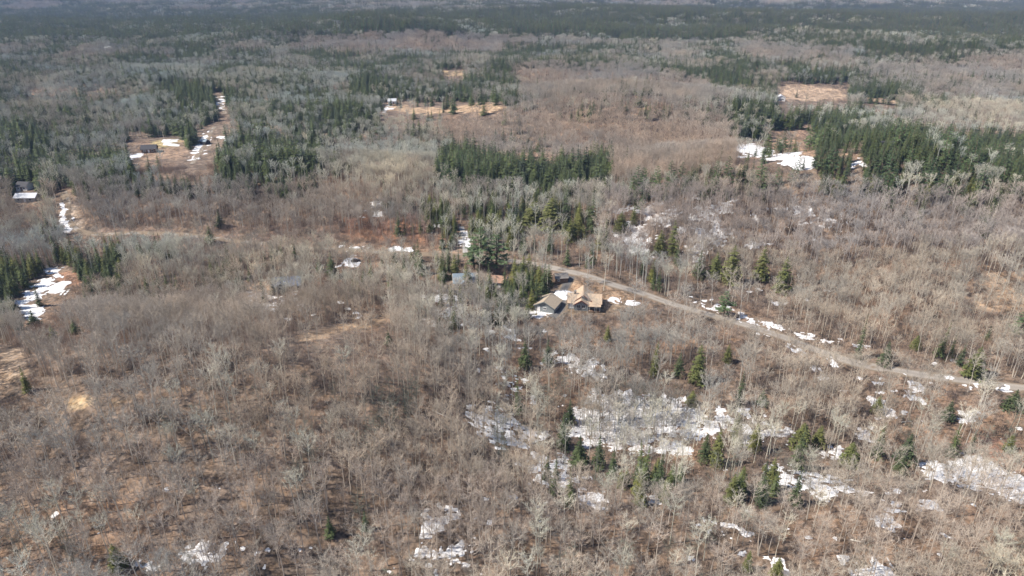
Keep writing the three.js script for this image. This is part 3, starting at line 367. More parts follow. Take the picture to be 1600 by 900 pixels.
function conifer(seed, o) { // {h, rad, base, whorls, boughs, leaf, bark, droop, ragged}
  const r = rng(seed), T = new Tris(), C = new Tris();
  T.tube([[0, -0.4, 0], [0.05, o.h * 0.5, 0.03], [0, o.h * 0.97, 0]], o.h * 0.012 + 0.04, 0.02, 5, o.bark);
  for (let w = 0; w < o.whorls; w++) {
    const t = (w + 0.4 * r()) / o.whorls, y = o.h * lerp(o.base, 0.985, t), R = o.rad * Math.pow(1 - t, o.power ?? 0.85) + 0.12, n = Math.max(4, Math.round(o.boughs * (1 - 0.5 * t)));
    for (let b = 0; b < n; b++) {
      const a = (b + r() * 0.8) / n * 6.2832 + w * 1.1, L = R * lerp(1 - (o.ragged ?? 0.4), 1.12, r()), ca = Math.cos(a), sa = Math.sin(a), droop = o.droop * L * lerp(0.7, 1.3, r()), yo = y + (r() - 0.5) * o.h / o.whorls;
      const k = 3, ridge = []; for (let i = 0; i <= k; i++) { const s = i / k; ridge.push([ca * L * s, yo + 0.12 * L * s - droop * Math.pow(s, 1.6) + (i === k ? 0.08 * L : 0), sa * L * s]); }
      const wd = Math.max(0.22, L * (o.wide ?? 0.34)), col = vary(o.leaf, 0.32, r);
      for (let i = 0; i < k; i++) for (const sd of [-1, 1]) {
        const m = wd * lerp(0.7, 1.25, r()) * (i === k - 1 ? 0.75 : 1), f = 1 + 0.25 * r(), e = [lerp(ridge[i][0], ridge[i + 1][0], f) - sa * sd * m, lerp(ridge[i][1], ridge[i + 1][1], f) - m * lerp(0.15, 0.6, r()), lerp(ridge[i][2], ridge[i + 1][2], f) + ca * sd * m];
        C.tri(ridge[i], ridge[i + 1], e, vary(col, 0.12, r));
      }
    }
  }
  C.sliver([0, o.h * 0.93, 0], [0, o.h * 1.02, 0], 0.25, o.leaf, r);
  return { trunk: T.geo(), crown: C.geo() };
}
function pineTree(seed, o) { // tiers of ragged needle tufts on spreading limbs
  const r = rng(seed), T = new Tris(), C = new Tris();
  T.tube([[0, -0.4, 0], [0.2, o.h * 0.45, 0.1], [0, o.h * 0.96, 0]], o.h * 0.015 + 0.05, 0.04, 5, o.bark);
  for (let i = 0; i < o.limbs; i++) {
    const t = (i + r() * 0.6) / o.limbs, y = o.h * lerp(o.base, 0.97, t), a = i * 2.4 + r(), L = (o.rad * Math.pow(1 - t, 0.7) * Math.min(1, 0.55 + 2.5 * t) * lerp(0.6, 1.1, r()) + 0.3), E = [Math.cos(a) * L, y + L * lerp(0.0, 0.4, r()), Math.sin(a) * L];
    T.tube([[0, y, 0], E], 0.07, 0.02, 3, o.bark);
    for (let c = 0; c < 3; c++) {
      const u = [0.45, 0.75, 1.0][c], P = [E[0] * u, lerp(y, E[1], u), E[2] * u], R = Math.max(0.45, L * 0.34), col = vary(o.leaf, 0.3, r);
      for (let n = 0; n < o.tuft; n++) {
        const b = r() * 6.2832, e = Math.asin(r() * 1.6 - 0.6), q = R * lerp(0.5, 1.1, r()), D = [Math.cos(b) * Math.cos(e) * q * 1.2, Math.sin(e) * q * 0.62, Math.sin(b) * Math.cos(e) * q * 1.2], S = [P[0] + D[0] * 0.3, P[1] + D[1] * 0.3, P[2] + D[2] * 0.3];
        const w = R * (o.fat ?? 0.24); C.tri([S[0] - Math.sin(b) * w, S[1] + (r() - 0.5) * w, S[2] + Math.cos(b) * w], [S[0] + Math.sin(b) * w, S[1] + (r() - 0.5) * w, S[2] - Math.cos(b) * w], [P[0] + D[0], P[1] + D[1], P[2] + D[2]], vary(col, 0.2, r));
      }
    }
  }
  return { trunk: T.geo(), crown: C.geo() };
}
const bark = { M: [0.46, 0.42, 0.37], A: [0.53, 0.51, 0.44], L: [0.25, 0.23, 0.2], C: [0.16, 0.12, 0.09] };
const twig = { M: [0.43, 0.388, 0.338], A: [0.56, 0.54, 0.47], L: [0.25, 0.265, 0.22] };
const leaf = { S: [0.056, 0.076, 0.030], P: [0.090, 0.135, 0.060], O: [0.105, 0.115, 0.034] };
// kind: three levels of detail, a few variants of each; heights are for scale 1
const make = {
  M: (s, lod) => bareTree(s, { h: 15.5, base: 0.40 + 0.2 * hash2(s, 1), rad: (2.4 + 1.3 * hash2(s, 2)) * [1, 1.3, 1.3][lod], limbs: [12, 11, 8][lod], subs: [6, 5, 4][lod], twigs: [11, 8, 4][lod], tw: [0.030, 0.058, 0.15][lod], tl: [1.1, 1.3, 1.6][lod], bark: bark.M, twig: twig.M, girth: 0.16, up: 0.95, sides: lod ? 3 : 5 }),
  A: (s, lod) => bareTree(s, { h: 16.5, base: 0.5 + 0.1 * hash2(s, 1), rad: (1.9 + 0.7 * hash2(s, 2)) * [1, 1.35, 1.35][lod], limbs: [12, 11, 8][lod], subs: [6, 5, 4][lod], twigs: [10, 8, 4][lod], tw: [0.029, 0.06, 0.15][lod], tl: [0.9, 1.1, 1.5][lod], bark: bark.A, twig: twig.A, girth: 0.16, up: 0.95, sides: lod ? 3 : 5 }),
  L: (s, lod) => bareTree(s, { h: 14.5, base: 0.12, rad: 2.1, limbs: [22, 14, 8][lod], subs: [4, 4, 3][lod], twigs: [7, 4, 3][lod], tw: [0.026, 0.06, 0.15][lod], tl: 0.7, up: 0.12, bark: bark.L, twig: twig.L, girth: 0.12, sides: lod ? 3 : 5 }),
  S: (s, lod) => conifer(s, { h: 14, rad: 2.1 + 0.5 * hash2(s, 3), base: 0.08, whorls: [17, 12, 7][lod], boughs: [10, 9, 7][lod], leaf: leaf.S, bark: bark.C, droop: 0.45, wide: [0.34, 0.5, 0.85][lod], power: 0.7 + 0.35 * hash2(s, 5), ragged: 0.3 + 0.3 * hash2(s, 6) }),
  O: (s, lod) => conifer(s, { h: 11.5, rad: 2.3 + 0.4 * hash2(s, 3), base: 0.06, whorls: [17, 11, 6][lod], boughs: [12, 8, 5][lod], leaf: leaf.O, bark: bark.C, droop: 0.3, power: 0.62, ragged: 0.3, wide: [0.36, 0.45, 0.6][lod] }),
  P: (s, lod) => pineTree(s, { h: 18, rad: 3.9, base: 0.16, limbs: [38, 22, 13][lod], tuft: [17, 13, 10][lod], fat: [0.24, 0.34, 0.5][lod], leaf: leaf.P, bark: bark.C }),
};
const kinds = ['M', 'A', 'L', 'S', 'O', 'P'];
const NV = { M: 9, A: 6, L: 3, S: 6, O: 4, P: 4 };
const proto = {};
for (const k of kinds) proto[k] = [0, 1].map(lod => Array.from({ length: NV[k] }, (_, v) => make[k](100 * kinds.indexOf(k) + v + 7, lod)));

// ---------------------------------------------------------------- which wood grows where (read off the photograph, top of the wood)
const zones = [ // outline, shares of the kinds, density, tone of the bare twigs
  [box(-400, 480, 2000, 1100), { M: 0.89, A: 0.08, L: 0.03 }, 0.86, [1, 0.985, 0.94]],
  [box(-400, 285, 2000, 480), { M: 0.82, A: 0.12, S: 0.06 }, 1, [1, 0.985, 0.96]],
  [box(-400, -40, 2000, 285), { M: 0.3, A: 0.16, S: 0.4, P: 0.14 }, 1.05, [0.97, 0.96, 0.936]],
  [box(-400, -40, 2000, 16), { M: 0.6, A: 0.12, S: 0.16, P: 0.12 }, 1, [1, 1, 0.975]],
  [[[-400, 16], [500, 14], [500, 60], [180, 70], [-400, 62]], { S: 0.36, M: 0.2, P: 0.36, A: 0.08 }, 1.2, [1, 1, 0.975]],
  [[[500, 22], [900, 10], [1250, 8], [2000, 2], [2000, 70], [1500, 82], [1330, 92], [1250, 66], [900, 55], [640, 46], [480, 52]], { P: 0.6, M: 0.13, S: 0.24, A: 0.03 }, 1.2, [1, 1, 0.975]],
  [[[150, 95], [420, 100], [640, 120], [700, 150], [690, 225], [560, 250], [380, 200], [180, 185]], { S: 0.58, M: 0.08, A: 0.34 }, 1.2, [1, 1, 0.97]],
  [[[-400, 70], [180, 90], [180, 190], [-400, 190]], { S: 0.5, M: 0.24, A: 0.26 }, 1.15, [0.95, 0.95, 0.926]],
  [[[480, 55], [660, 48], [840, 58], [840, 78], [620, 78], [440, 72]], { M: 0.97, S: 0.03 }, 1, [1.03, 0.99, 0.965]],
  [[[420, 72], [800, 80], [1000, 90], [1100, 105], [1050, 125], [800, 120], [600, 108], [400, 100]], { S: 0.5, P: 0.2, M: 0.2, A: 0.1 }, 1, [0.95, 0.95, 0.926]],
  [[[780, 66], [900, 68], [900, 84], [780, 80]], { P: 0.6, S: 0.3, M: 0.1 }, 1, [1, 1, 0.975]],
  [[[1040, 88], [1180, 88], [1240, 110], [1180, 128], [1060, 110]], { P: 0.4, S: 0.4, M: 0.2 }, 1, [1, 1, 0.975]],
  [[[800, 96], [1000, 98], [1100, 122], [1150, 150], [1000, 166], [820, 150]], { M: 0.85, S: 0.09, A: 0.06 }, 1, [1.03, 0.99, 0.96]],
  [[[1150, 62], [1330, 72], [1340, 96], [1180, 90]], { M: 0.95, S: 0.05 }, 1, [1, 0.97, 0.946]],
  [[[1330, 105], [1480, 92], [2000, 82], [2000, 145], [1430, 145]], { M: 0.95, S: 0.05 }, 1, [1, 0.97, 0.946]],
  [[[1100, 112], [1330, 118], [1450, 130], [1440, 152], [1220, 134], [1120, 140]], { S: 0.6, M: 0.3, P: 0.1 }, 1, [0.95, 0.95, 0.926]],
  [[[690, 182], [820, 172], [1000, 166], [1130, 176], [1160, 210], [1150, 258], [1020, 272], [930, 262], [820, 240], [700, 222]], { M: 0.985, S: 0.015 }, 1, [1.1, 1, 0.93]],
  [[[1140, 150], [1330, 160], [2000, 150], [2000, 200], [1600, 210], [1300, 200], [1150, 200]], { S: 0.4, A: 0.4, M: 0.2 }, 1, [1, 1, 0.975]],
  [[[1260, 190], [1420, 196], [1600, 205], [2000, 210], [2000, 285], [1550, 282], [1400, 290], [1285, 275], [1262, 235]], { S: 0.72, P: 0.16, O: 0.07, A: 0.05 }, 1.15, [1, 1, 0.975]],
  [[[-400, 205], [200, 205], [330, 240], [330, 272], [130, 285], [-400, 272]], { S: 0.72, A: 0.18, M: 0.1 }, 1.3, [0.95, 0.95, 0.926]],
  [[[330, 215], [500, 215], [500, 270], [400, 280], [330, 270]], { S: 0.8, A: 0.18, M: 0.02 }, 1.4, [1, 1, 0.97]],
  [[[500, 215], [690, 205], [700, 300], [640, 310], [500, 275]], { A: 0.72, M: 0.2, S: 0.08 }, 1, [1, 1, 0.975]],
  [[[676, 232], [740, 222], [820, 240], [960, 232], [955, 280], [850, 292], [760, 280], [680, 262]], { S: 0.94, P: 0.06 }, 1.6, [1, 1, 0.975]],
  [[[640, 300], [900, 290], [900, 420], [880, 460], [700, 430], [640, 400]], { A: 0.4, M: 0.16, S: 0.29, O: 0.15 }, 1.2, [1, 1, 0.96]],
  [[[820, 312], [940, 305], [940, 360], [820, 350]], { O: 0.42, S: 0.13, A: 0.25, M: 0.2 }, 1, [1, 1, 0.97]],
  [[[870, 350], [1000, 370], [1060, 430], [1000, 445], [900, 425]], { A: 0.54, S: 0.2, M: 0.22, O: 0.04 }, 0.95, [1, 1, 0.975]],
  [[[100, 285], [400, 280], [650, 300], [660, 330], [520, 336], [300, 330], [120, 345]], { M: 0.97, A: 0.03 }, 1, [0.95, 0.935, 0.912]],
  [[[120, 338], [520, 336], [680, 335], [680, 376], [500, 372], [140, 366]], { M: 1 }, 0.26, [1.02, 0.96, 0.86]],
  [[[520, 338], [675, 338], [675, 374], [540, 372]], { M: 1 }, 0.06, [1.1, 0.8, 0.7]],
  [[[950, 285], [1270, 290], [2000, 290], [2000, 380], [1500, 390], [1300, 380], [950, 390]], { M: 0.99, S: 0.01 }, 1, [0.97, 0.95, 0.98]],
  [[[1050, 395], [1300, 380], [2000, 380], [2000, 545], [1500, 540], [1200, 480]], { M: 0.985, S: 0.015 }, 0.8, [1.04, 1, 0.92]],
  [[[-400, 290], [95, 290], [95, 380], [-400, 385]], { M: 0.5, A: 0.42, S: 0.08 }, 1, [0.95, 0.96, 0.936]],
  [[[90, 362], [270, 362], [270, 402], [180, 425], [150, 440], [90, 425]], { S: 0.76, O: 0.1, A: 0.08, M: 0.06 }, 1.4, [1, 1, 0.95]],
  [[[-200, 395], [60, 385], [76, 420], [30, 470], [-200, 490]], { S: 0.9, O: 0.1 }, 1.5, [1, 1, 0.975]],
  [[[180, 372], [420, 376], [560, 372], [690, 395], [690, 455], [480, 452], [380, 440], [180, 430]], { A: 0.48, M: 0.42, S: 0.1 }, 1.25, [1, 0.995, 0.95]],
  [[[560, 380], [680, 390], [680, 440], [580, 440]], { A: 0.85, M: 0.1, S: 0.05 }, 1, [1.02, 1.02, 0.994]],
  [[[470, 440], [690, 440], [690, 492], [470, 480]], { M: 0.5, A: 0.4, L: 0.1 }, 1, [0.95, 0.95, 0.92]],
  [[[780, 440], [825, 440], [840, 500], [740, 500]], { A: 0.6, M: 0.3, S: 0.1 }, 1.2, [0.95, 0.95, 0.92]],
  [[[535, 625], [610, 600], [660, 588], [675, 600], [640, 630], [580, 655], [535, 650]], { L: 0.95, M: 0.05 }, 2.4, [0.66, 0.7, 0.66]],
  [[[480, 640], [560, 620], [600, 660], [540, 690], [480, 670]], { L: 0.3, M: 0.6, A: 0.1 }, 1, [0.9, 0.92, 0.897]],
  [[[800, 540], [870, 535], [890, 600], [870, 660], [800, 610]], { L: 0.4, M: 0.35, A: 0.2, S: 0.05 }, 0.8, [1, 1, 0.95]],
  [[[860, 640], [900, 650], [930, 690], [950, 725], [900, 735], [870, 700]], { S: 0.5, L: 0.3, A: 0.2 }, 1, [1, 1, 0.95]],
  [[[900, 640], [1080, 630], [1090, 690], [900, 690]], { A: 0.22, M: 0.4, L: 0.38 }, 0.8, [1, 1, 0.975]],
  [[[1080, 640], [1260, 640], [1300, 700], [1240, 740], [1080, 730]], { A: 0.5, M: 0.14, O: 0.12, S: 0.16, L: 0.08 }, 1, [1, 1, 0.96]],
  [[[1250, 560], [1440, 560], [1460, 640], [1250, 640]], { M: 0.62, A: 0.2, L: 0.1, S: 0.08 }, 0.9, [1, 0.99, 0.95]],
  [[[1380, 590], [1600, 600], [1700, 640], [1700, 700], [1380, 690]], { M: 0.62, A: 0.2, L: 0.1, S: 0.08 }, 0.75, [0.97, 0.97, 0.94]],
  [[[890, 690], [985, 690], [1080, 690], [1100, 728], [990, 735], [890, 735]], { S: 0.24, O: 0.16, A: 0.4, L: 0.2 }, 1.1, [1, 1, 0.96]],
  [[[930, 606], [970, 598], [1060, 600], [1095, 612], [1080, 628], [960, 620]], { L: 0.6, M: 0.4 }, 1.3, [0.6, 0.6, 0.585]],
  [[[1290, 835], [1350, 825], [1375, 840], [1360, 862], [1300, 858]], { L: 0.5, M: 0.5 }, 1.3, [0.62, 0.62, 0.6]],
  [[[0, 780], [200, 760], [430, 790], [470, 880], [0, 860]], { M: 0.62, A: 0.33, L: 0.05 }, 1, [0.95, 0.96, 0.936]],
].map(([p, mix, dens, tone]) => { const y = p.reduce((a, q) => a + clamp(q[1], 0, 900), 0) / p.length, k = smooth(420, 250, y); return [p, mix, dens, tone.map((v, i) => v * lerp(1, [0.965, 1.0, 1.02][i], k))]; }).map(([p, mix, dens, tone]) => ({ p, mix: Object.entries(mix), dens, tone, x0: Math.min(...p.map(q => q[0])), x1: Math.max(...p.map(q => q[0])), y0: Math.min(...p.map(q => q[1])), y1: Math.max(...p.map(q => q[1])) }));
const zoneAt = (px, py) => { for (let i = zones.length - 1; i >= 0; i--) { const z = zones[i]; if (px >= z.x0 && px <= z.x1 && py >= z.y0 && py <= z.y1 && inside(z.p, px, py)) return z; } return zones[2]; };
// open land: [outline, share of the trees that stay]
const open = [
  [[[826, 456], [945, 452], [945, 492], [822, 494]], 0.11], [[[705, 424], [748, 424], [745, 452], [725, 475], [685, 476], [682, 458]], 0.5], [[[428, 432], [470, 432], [470, 455], [430, 455]], 0.6], [[[385, 440], [430, 440], [430, 485], [390, 485]], 0.4], [[[866, 446], [905, 442], [960, 456], [990, 470], [985, 478], [940, 478], [860, 462]], 0.03],
  [[[0, 540], [40, 545], [46, 572], [40, 610], [0, 625]], 0], [[[98, 616], [140, 614], [142, 640], [98, 642]], 0], [[[165, 618], [207, 616], [207, 636], [165, 638]], 0.08], [[[440, 526], [520, 506], [610, 488], [604, 512], [520, 530], [450, 545]], 0.11],
  [[[595, 160], [785, 160], [785, 178], [592, 178]], 0.06], [[[1216, 132], [1325, 132], [1325, 160], [1214, 160]], 0.02], [[[1350, 152], [1402, 156], [1402, 163], [1350, 160]], 0],
  [[[1150, 222], [1190, 215], [1245, 195], [1270, 195], [1280, 265], [1240, 266], [1150, 244]], 0.06], [[[1300, 222], [1348, 222], [1346, 250], [1304, 246]], 0.35], [[[1330, 246], [1350, 246], [1350, 264], [1330, 264]], 0], [[[200, 218], [285, 212], [300, 240], [285, 254], [200, 252]], 0.02],
  [[[22, 470], [56, 432], [100, 414], [130, 432], [108, 448], [66, 504], [30, 500]], 0.02], [[[93, 312], [124, 312], [126, 340], [160, 368], [112, 370], [94, 345]], 0], [[[20, 288], [60, 288], [60, 320], [20, 320]], 0.02],
  [[[718, 352], [734, 352], [734, 396], [718, 396]], 0], [[[820, 238], [862, 238], [862, 246], [820, 246]], 0.15], [[[692, 110], [724, 110], [724, 119], [692, 119]], 0.1], [[[358, 6], [390, 6], [390, 14], [358, 14]], 0.15],
  [[[530, 380], [590, 380], [590, 418], [530, 418]], 0.3], [[[900, 635], [985, 612], [1085, 632], [1105, 660], [1060, 708], [900, 695]], 0.8], [[[1430, 720], [1510, 708], [1600, 748], [1640, 800], [1510, 765], [1430, 745]], 0.25], [[[1195, 725], [1260, 722], [1345, 762], [1290, 780], [1200, 755]], 0.55],
  [[[740, 632], [800, 632], [890, 715], [885, 770], [835, 760], [750, 690]], 0.75], [[[1500, 700], [1560, 688], [1600, 695], [1600, 730], [1540, 715]], 0.3], [[[660, 800], [725, 790], [725, 830], [655, 835]], 0.5], [[[1510, 430], [1610, 420], [1610, 490], [1530, 482]], 0.3],
  [[[1060, 464], [1120, 470], [1380, 560], [1600, 596], [1600, 620], [1380, 598], [1200, 545], [1040, 490]], 0.35], [[[940, 436], [1060, 468], [1210, 512], [1300, 546], [1400, 570], [1600, 598], [1600, 616], [1390, 592], [1290, 569], [1200, 537], [1050, 491], [940, 453]], 0.06], [[[120, 356], [310, 365], [420, 377], [560, 389], [560, 396], [420, 386], [310, 373], [120, 364]], 1], [[[640, 394], [745, 396], [745, 403], [640, 402]], 0.2], [[[290, 268], [298, 244], [324, 194], [352, 192], [322, 268]], 0], [[[332, 144], [350, 144], [362, 186], [342, 186]], 0], [[[765, 430], [790, 430], [790, 458], [760, 458]], 0.25], [[[860, 424], [893, 424], [893, 446], [860, 446]], 0.05],
].map(([p, keep]) => ({ p, keep }));
const openAt = (px, py) => { for (const o of open) if (inside(o.p, px, py)) return o.keep; return 1; };

// ---------------------------------------------------------------- sow the woods
// notable evergreens: [kind, foot x, foot y, height and width in pixels, label]
const notable = [
  ['P', 752, 420, 56, 34, 'tall bushy green pine behind the blue-roofed house'], ['P', 776, 418, 44, 34, 'broad green pine just right of the tall bushy pine'], ['P', 741, 416, 38, 24, 'smaller green pine at the left foot of the tall pine'],
  ['O', 711, 430, 28, 12, 'small dark cedar left of the blue-roofed house'], ['O', 1031, 392, 26, 16, 'left cedar of the three on the snowy slope behind the road'], ['O', 1050, 396, 44, 15, 'middle tallest cedar of the three on the snowy slope'], ['S', 1057, 411, 30, 9, 'dark right cedar-like spruce of the three on the slope'],
  ['S', 1092, 428, 30, 19, 'dark bluish spruce at the left end of the evergreen row'], ['O', 1117, 429, 28, 18, 'short olive cedar second in the evergreen row'], ['O', 1141, 438, 46, 25, 'largest olive cedar in the middle of the evergreen row'], ['O', 1188, 432, 40, 19, 'olive cedar with bare foot near the row\'s right end'], ['O', 1222, 450, 42, 18, 'olive cedar at the evergreen row\'s right end'],
  ['P', 1131, 494, 36, 25, 'lone green pine standing at the far edge of the road'], ['O', 970, 358, 22, 18, 'olive cedar below the cedar with the bare trunk'], ['O', 990, 345, 20, 10, 'slim olive cedar on the snowy hillside'], ['P', 1002, 332, 24, 12, 'small round-topped pine on a bare trunk, on the hillside'], ['O', 911, 370, 14, 11, 'small dark cedar alone above the road'], ['O', 884, 362, 18, 11, 'small cedar left of the small dark one'],
  ['O', 832, 352, 30, 28, 'left broad olive cedar of the hillside clump'], ['O', 862, 352, 36, 28, 'right broad olive cedar of the hillside clump'], ['S', 884, 345, 34, 16, 'dark spruce at the right of the olive clump'], ['S', 925, 360, 52, 16, 'tall dark spruce right of the olive clump'],
  ['S', 820, 575, 42, 18, 'left dark spruce of the pair below the garage'], ['S', 856, 570, 38, 16, 'right dark spruce of the pair below the garage'], ['O', 949, 532, 22, 9, 'tiny green cedar below the orange-roofed house'], ['O', 1021, 588, 54, 12, 'very slim leaning cedar in the wood above the clearing'], ['O', 1089, 598, 54, 24, 'bright green cedar above the wide snowy clearing'], ['S', 1060, 588, 34, 18, 'grey-green spruce just left of the bright cedar'], ['O', 1136, 566, 26, 12, 'small cedar right of the bright cedar'],
  ['S', 1155, 632, 48, 16, 'slim dark spruce at the right of the snowy clearing'], ['S', 1190, 632, 22, 16, 'small dark spruce between clearing and road'], ['O', 1081, 632, 20, 14, 'small yellow-green cedar at the rim of the clearing'], ['S', 1380, 572, 38, 16, 'dark spruce standing on the roadside'], ['S', 1340, 560, 66, 12, 'tall slim dark spruce behind the road'], ['O', 1430, 545, 20, 14, 'small olive cedar behind the road'],
  ['O', 1520, 588, 44, 24, 'yellow-olive cedar beyond the road at right'], ['S', 1542, 532, 22, 9, 'small spruce tip above the olive cedar at right'], ['P', 1592, 528, 40, 32, 'big dark pine cut by the right edge'], ['O', 1326, 728, 34, 26, 'olive cedar above the narrow snow strip, right one'], ['O', 1250, 700, 36, 26, 'yellow-olive cedar above the narrow snow strip, left one'], ['O', 1278, 698, 30, 18, 'olive cedar between the two yellow-olive ones'],
  ['S', 1412, 725, 44, 32, 'dark bluish spruce left of the long snow bank'], ['O', 1575, 705, 26, 14, 'small green cedar on the rusty ground at right'], ['O', 1213, 900, 26, 15, 'small bright cedar at the bottom edge'], ['O', 1167, 892, 28, 12, 'dull green cedar near the bottom edge'], ['O', 186, 888, 36, 22, 'olive cedar at the bottom left'], ['S', 517, 838, 30, 14, 'green spruce hidden among trunks at bottom centre left'], ['S', 572, 828, 28, 12, 'green spruce right of the hidden one at the bottom'],
  ['S', 119, 522, 24, 14, 'dark spruce below the snow sheet'], ['O', 86, 535, 26, 12, 'olive cedar on the slope above the tan clearing'], ['S', 56, 512, 26, 18, 'dark spruce by the bright snow patch'], ['O', 44, 612, 38, 10, 'narrow cedar at the right side of the tan clearing'], ['S', 330, 376, 22, 12, 'dark spruce beside the road left of the rusty slope'], ['S', 345, 350, 18, 12, 'spruce on the hillside above the road'], ['S', 520, 428, 30, 14, 'dark spruce left of the parked car'], ['S', 500, 420, 16, 10, 'small dark spruce on the brown slope'], ['S', 608, 540, 22, 12, 'small dark spruce on the brown hilltop'],
  ['S', 1100, 722, 40, 22, 'spruce at the lower right of the snowy clearing'], ['O', 1118, 728, 52, 20, 'olive cedar rising at the lower right of the snowy clearing'], ['S', 880, 700, 50, 22, 'dark green spruce left of the snowy clearing'], ['S', 905, 728, 42, 24, 'dark spruce at the lower left of the snowy clearing'], ['S', 935, 732, 44, 22, 'dark spruce below the snowy clearing'], ['S', 890, 662, 34, 16, 'spruce at the upper left of the snowy clearing'], ['O', 1370, 645, 26, 14, 'olive cedar beside the snow scrap below the road'], ['S', 655, 415, 34, 12, 'slim dark spruce left of the snowy lane'], ['S', 660, 425, 24, 14, 'spruce before the slim dark one by the lane'],
  ['O', 1195, 735, 10, 8, 'tiny cedar by the narrow snow strip'], ['S', 1385, 560, 24, 12, 'second dark spruce on the roadside'], ['S', 1480, 655, 30, 16, 'dark spruce in the hollow below the road'], ['S', 1580, 640, 30, 26, 'dark spruce below the road at the right edge'], ['S', 1405, 740, 24, 20, 'low dark spruce in front of the bluish one'],
];
for (const n of notable) if (n[2] > 320 && n[2] < 462) { n[2] += 5; n[3] = n[3] * 1.1 + 8; n[4] *= 1.15; } else n[3] *= 1.08; // feet hidden in the wood in front
const guard = notable.map(([k, px, py, h, w]) => { const [x, y, z] = at(px, py); return [px - w / 2 - 1, px + w / 2 + 1, py - h, py - h * 0.18, project(x, y, z)[2]]; });
const trees = []; // {k, v, x, y, z, s, turn, lean, tone, px, py, f}
const clumps = [];
{
  const r = rng(2024), F = x => [0.6, 0.35][x];
  const sow = (d0, d1, step, far) => {
    for (let z = -d0; z > -d1; z -= step) for (let x0 = -(-z) * 0.98 - 60; x0 < -z * 0.98 + 60; x0 += step) {
      const x = x0 + (r() - 0.5) * step * 1.1, zz = z + (r() - 0.5) * step * 1.1, y = ground(x, zz), q = r(), q2 = r(), q3 = r(), q4 = r(), q5 = r();
      const base = project(x, y, zz); if (base[0] < -140 || base[0] > W + 140 || base[1] > 1040 || base[1] < -30) continue;
      const mid = project(x, y + 11, zz), Z = zoneAt(mid[0] + (vnoise(x / 18, zz / 18) - 0.5) * 52 * clamp(260 / base[2], 0.3), mid[1] + (vnoise(x / 30 + 9, zz / 30) - 0.5) * 24 * clamp(260 / base[2], 0.25));
      const top = project(x, y + 14, zz);
      let keep = Z.dens; if (!far || true) { const low = project(x, y + 6, zz), e = v => v < 0.12 ? v : Math.sqrt(v), a = openAt(base[0], base[1]), b = openAt(mid[0], mid[1]), c = openAt(top[0], top[1]), d = openAt(low[0], low[1]); keep *= Math.min(a, e(b), e(c), e(d)); }
      if (q > keep * (0.62 + 0.5 * fbm(x / 22, zz / 22, 2)) + 0.08 * keep) continue;
      if (base[2] < 700 && roadDist(x, zz) < 1.6) continue;
      if (base[2] < 460) { const rw = 2.6 * FPX / base[2]; let hid = false; for (const g of guard) if (base[2] < g[4] + 3 && top[0] + rw > g[0] && top[0] - rw < g[1] && top[1] < g[3] && base[1] > g[2] && mid[1] - (base[1] - mid[1]) * 0.2 < g[3] && q5 < 0.9) { hid = true; break; } if (hid) continue; }
      const cs = far ? 90 : d0 > 400 ? 55 : 28, uu = q2 * 0.5 + 0.5 * smooth(0.2, 0.8, fbm(x / cs + 50, zz / cs, 2)); let u = Math.min(0.9999, uu < 0.5 ? 2 * uu * uu : 1 - 2 * (1 - uu) * (1 - uu)), k = 'M'; // kinds stand in groups
      const tot = Z.mix.reduce((s, m) => s + m[1], 0); u *= tot; for (const [n, w] of Z.mix) { k = n; if ((u -= w) < 0) break; }
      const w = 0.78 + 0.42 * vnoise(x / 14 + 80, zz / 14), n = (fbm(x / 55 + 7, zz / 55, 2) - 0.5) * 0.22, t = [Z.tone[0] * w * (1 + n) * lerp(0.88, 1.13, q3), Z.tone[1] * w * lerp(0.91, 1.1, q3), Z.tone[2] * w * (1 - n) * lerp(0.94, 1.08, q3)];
      (far ? clumps : trees).push({ k, v: Math.floor(q4 * 97), x, y, z: zz, s: lerp(0.62, 1.12, q5) * (0.9 + 0.2 * vnoise(x / 40, zz / 40)) * (k === 'S' ? (base[2] > 420 ? 1.2 : 1) * lerp(0.75, 1.12, q3) : base[2] > 420 ? 0.9 : 'MA'.includes(k) ? 0.93 : 1), turn: q4 * 40, lean: [(q3 - 0.5) * 0.12, (q5 - 0.5) * 0.12], tone: t, w: !far && base[2] > 420 && k === 'S' ? 1.5 : !far && base[2] > 420 && k === 'A' ? 0.86 : 1, px: base[0], py: base[1], f: base[2] });
    }
  };
  for (const [n, every] of [[0, 9], [1, 11], [2, 10], [3, 12], [4, 12]]) { // slim poles standing in the snowy openings
    const A = area(snows[n][0]); for (let z = A.z0; z < A.z1; z += every ** 0.5) for (let x0 = A.x0; x0 < A.x1; x0 += every ** 0.5) { const x = x0 + (r() - 0.5) * 2, zz = z + (r() - 0.5) * 2, q = r(), q2 = r(), q3 = r(); if (A.signed(x, zz) < 0 || q < 0.25) continue; const y = ground(x, zz), b = project(x, y, zz), d = 0.4 + 0.4 * q3; trees.push({ k: q2 < 0.35 ? 'A' : q2 < 0.8 ? 'M' : 'L', v: Math.floor(q2 * 970) % 97, x, y, z: zz, s: 0.3 + 0.35 * q, turn: q3 * 6, lean: [(q - 0.5) * 0.1, (q2 - 0.5) * 0.1], tone: [d, d, d * 0.97], px: b[0], py: b[1] + 400, f: b[2] }); }
  }
  sow(84, 460, 3.55); sow(460, 1350, 5.0); sow(1350, 5600, 16, true);
}
console.log('trees', trees.length, 'clumps', clumps.length, JSON.stringify(kinds.map(k => [k, trees.filter(t => t.k === k).length])));

